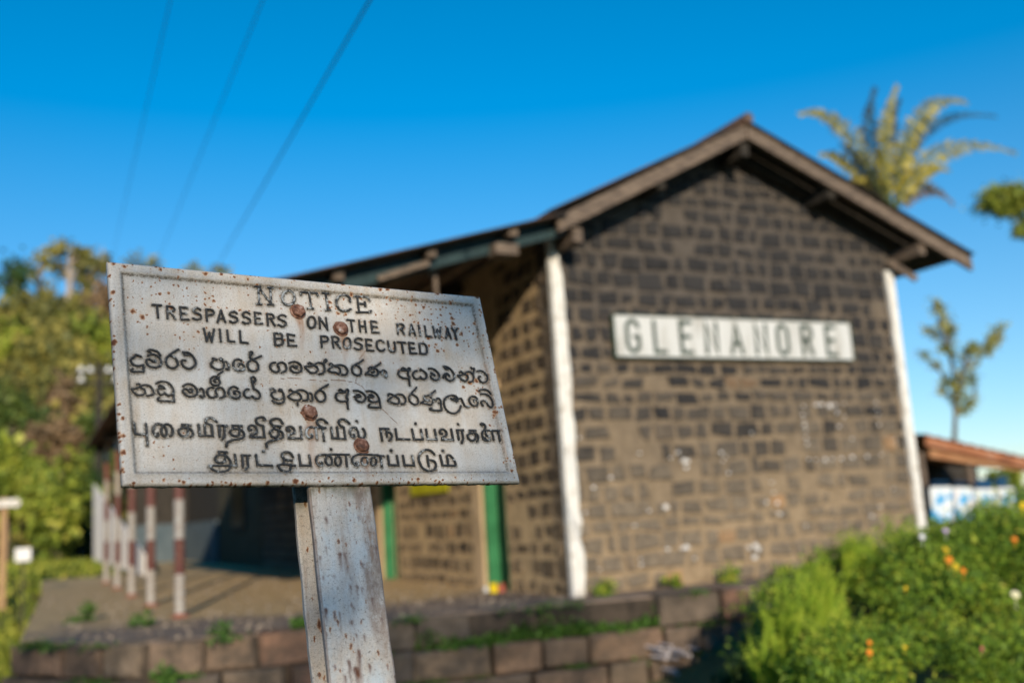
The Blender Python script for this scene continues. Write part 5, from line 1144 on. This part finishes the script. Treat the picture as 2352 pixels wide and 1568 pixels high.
mb = MB(); c0, c1 = aty(2128, 1038, SD), aty(2375, 1075, SD); c1 = c1 + (c1 - c0) * .4; mb.bar(c0 + Vector((0, -.05, -.02)), c1 + Vector((0, -.05, -.02)), .06, .15); mb.build('beam', mottled('rust_orange_beam', (.30, .13, .06), (.50, .27, .14), 4), shed)
for px in (2122, 2230, 2420):
    p = aty(px, 1100, SD); mb = MB(); mb.box((p.x - .05, SD - .02, gz(p.x, SD) - .1), (p.x + .05, SD + .07, aty(px, 1035, SD).z - .02)); mb.build('shed_post', timber, shed)
mb = MB(); p0, p1 = aty(2130, 1110, SD + 3), aty(2240, 1110, SD + 3); mb.box((p0.x, SD + 2.9, gz(p0.x, SD) - .1), (p1.x, SD + 3.0, .62)); mb.build('back_wall', darktimber, shed)
tree('leafy_bush', 'bush seen under the shed roof behind the blue posters', 2300, 1105, 17, 140, 90, leafY, 900, .14, trunk=False, k=10)
def poster(lab, pts, hd, tint, d=SD - .3):
    r = None; q = [aty(x, y, d) for x, y in pts]; r = empty('advert_panel', ((q[2].x + q[3].x) / 2, d, min(q[2].z, q[3].z)), lab, 'advert panel', 'blue and white advert panels under the shed')
    M = NT('advert_print', .4, .4); M.col(M.mix(M.ramp(M.noise(4.2, 3, .5), [(.42, 0.), (.52, 1.)]), (.03, .36, .72), M.mix(M.ramp(M.noise(9, 2, .5), [(.55, 0.), (.66, .6)]), (.80, .82, .82), tint)))
    def rr(q, k=6):
        out = []
        for i in range(4):
            p, a, b = q[i], q[i - 1], q[(i + 1) % 4]; e = .07
            da = (a - p).normalized() * e; db = (b - p).normalized() * e
            for j in range(k + 1): t = j / k; out.append(p + da * (1 - t) ** 2 + db * t * t)
        return out
    o = rr(q); n = len(o); mb = MB(); mb.add([(v.x, v.y, v.z) for v in o] + [(v.x, v.y + .03, v.z) for v in o], [tuple(range(n)), tuple(reversed(range(n, 2 * n)))] + [(i, i + n, (i + 1) % n + n, (i + 1) % n) for i in range(n)]); mb.build('panel', M.m, r)
    h = [aty(x, y, d) for x, y in hd]; o = rr(h); mb = MB(); mb.add([(v.x, v.y, v.z) for v in o] + [(v.x, v.y + .03, v.z) for v in o], [tuple(range(n)), tuple(reversed(range(n, 2 * n)))] + [(i, i + n, (i + 1) % n + n, (i + 1) % n) for i in range(n)]); mb.build('header', mottled('navy_header', (.008, .04, .10), (.015, .07, .16), 4, .4, 0), r)
poster('leftmost blue and white advert panel, next to the shed post', [(2136, 1118), (2187, 1116), (2190, 1196), (2144, 1196)], [(2140, 1104), (2180, 1104), (2183, 1117), (2141, 1118)], (.75, .78, .85))
poster('second advert panel with a reddish middle, right of the leftmost one', [(2189, 1118), (2234, 1119), (2242, 1195), (2200, 1197)], [(2192, 1105), (2228, 1106), (2230, 1118), (2192, 1118)], (.85, .45, .38))
poster('third advert panel half hidden by the bush', [(2238, 1122), (2286, 1122), (2292, 1196), (2250, 1197)], [(2241, 1100), (2278, 1100), (2281, 1121), (2243, 1121)], (.8, .8, .75))
poster('rightmost advert panel with a tall navy header above the bush', [(2289, 1120), (2330, 1118), (2338, 1195), (2298, 1197)], [(2288, 1095), (2314, 1092), (2318, 1118), (2290, 1119)], (.85, .5, .35))
# telegraph pole with insulators
TD = 36.0; tp = aty(228, 860, TD); pole = empty('telegraph_pole', (tp.x, TD, gz(tp.x, TD)), 'old telegraph pole with white insulators standing before the wooded slope', 'pole')
mb = MB(); mb.tube([(tp.x, TD, gz(tp.x, TD) - .3), (tp.x, TD, tp.z + .4)], [.14, .10], 10); mb.build('mast', darktimber, pole)
ins = mottled('white_porcelain', (.75, .73, .70), (.85, .83, .8), 10, .2, 0)
for py in (858, 880):
    z = aty(228, py, TD).z; mb = MB(); mb.box((tp.x - .85, TD - .16, z - .05), (tp.x + .85, TD - .06, z + .05)); mb.build('crossarm', darktimber, pole)
    for px in ((186, 207, 248, 266) if py < 870 else (186, 266)):
        q = aty(px, py - 10, TD); mb = MB(); dome(mb, (q.x, TD - .11), .085, .19, mk=lambda x, y, h, z=z: (x, y, z + .05 + h)); mb.tube([(q.x, TD - .11, z + .051), (q.x, TD - .11, z + .10)], .1, 10); mb.build('insulator', ins, pole)
cablem = mottled('dark_cable', (.015, .018, .022), (.03, .033, .04), 8, .6, 0)
for lab, a, b, d0, d1, rad in (('leftmost thin cable crossing the sky', (405, -60), (262, 575), 9.5, 34, .005), ('middle thin cable crossing the sky', (628, -60), (362, 600), 9.0, 34, .0055), ('thickest cable crossing the sky, right of the other two', (884, -60), (495, 618), 7.0, 34, .0095)):
    p, q = aty(*a, d0), aty(*b, d1); q2 = q + (q - p) * .5; p2_ = p - (q - p) * .6; pts = [p2_ + (q2 - p2_) * (i / 16) - Vector((0, 0, .0)) for i in range(17)]; mb = MB(); mb.tube(pts, rad, 6); tag(mb.build('overhead_cable', cablem), lab, 'cable', 'cables across the sky')
# signal post and white marker beside the track
s0 = aty(6, 1290, 22); sg = empty('signal_post', (s0.x, 22, GZ), 'pale wooden post with a short white arm at the left edge of the picture', 'signal')
tz = aty(6, 1143, 22).z; mb = MB(); mb.box((s0.x - .06, 21.92, GZ - .1), (s0.x + .06, 22.04, tz)); mb.build('mast', mottled('tan_timber', (.34, .21, .11), (.46, .30, .16), 5), sg)
a, b = aty(14, 1155, 21.9), aty(44, 1154, 21.9); mb = MB(); mb.box((a.x - .25, 21.84, a.z - .07), (b.x - .08, 21.9, a.z + .07)); k = 12; c = Vector((b.x - .06, 21.87, a.z)); vs = [(c.x + .085 * math.cos(6.283 * i / k), y, c.z + .085 * math.sin(6.283 * i / k)) for y in (21.83, 21.905) for i in range(k)]; mb.add(vs, [tuple(range(k)), tuple(reversed(range(k, 2 * k)))] + [(i, i + k, (i + 1) % k + k, (i + 1) % k) for i in range(k)]); mb.build('arm', white, sg)
q = aty(53, 1273, 19); mk = empty('track_marker', (q.x, 19, GZ), 'small white square marker beside the track in the grass', 'marker')
mb = MB(); mb.box((q.x - .12, 18.96, q.z - .11), (q.x + .12, 19.0, q.z + .11)); mb.build('panel', whitef, mk); mb = MB(); mb.box((q.x - .02, 19.001, GZ - .1), (q.x + .02, 19.03, q.z + .05)); mb.build('stake', darktimber, mk)
# white sloping parapet beyond the canopy
mb = MB(); n = 20; ft, fb, nt_, nb_ = aty(214, 1112, 27.5), aty(214, 1284, 27.5), aty(330, 1272, 22.2), aty(330, 1322, 22.2); sv = (ft - nt_); sv.z = 0; sv = Vector((sv.y, -sv.x, 0)).normalized() * .04
for i in range(n):
    a, b = i / n, (i + .93) / n; q = [nb_.lerp(fb, a), nb_.lerp(fb, b), nt_.lerp(ft, b), nt_.lerp(ft, a)]
    mb.hexa([q[0], q[1], q[1] + sv, q[0] + sv, q[3], q[2], q[2] + sv, q[3] + sv])
tag(mb.build('board_fence', mottled('white_fence_paint', (.68, .63, .60), (.78, .74, .70), 3)), 'white boarded fence rising behind the red and white posts', 'fence')
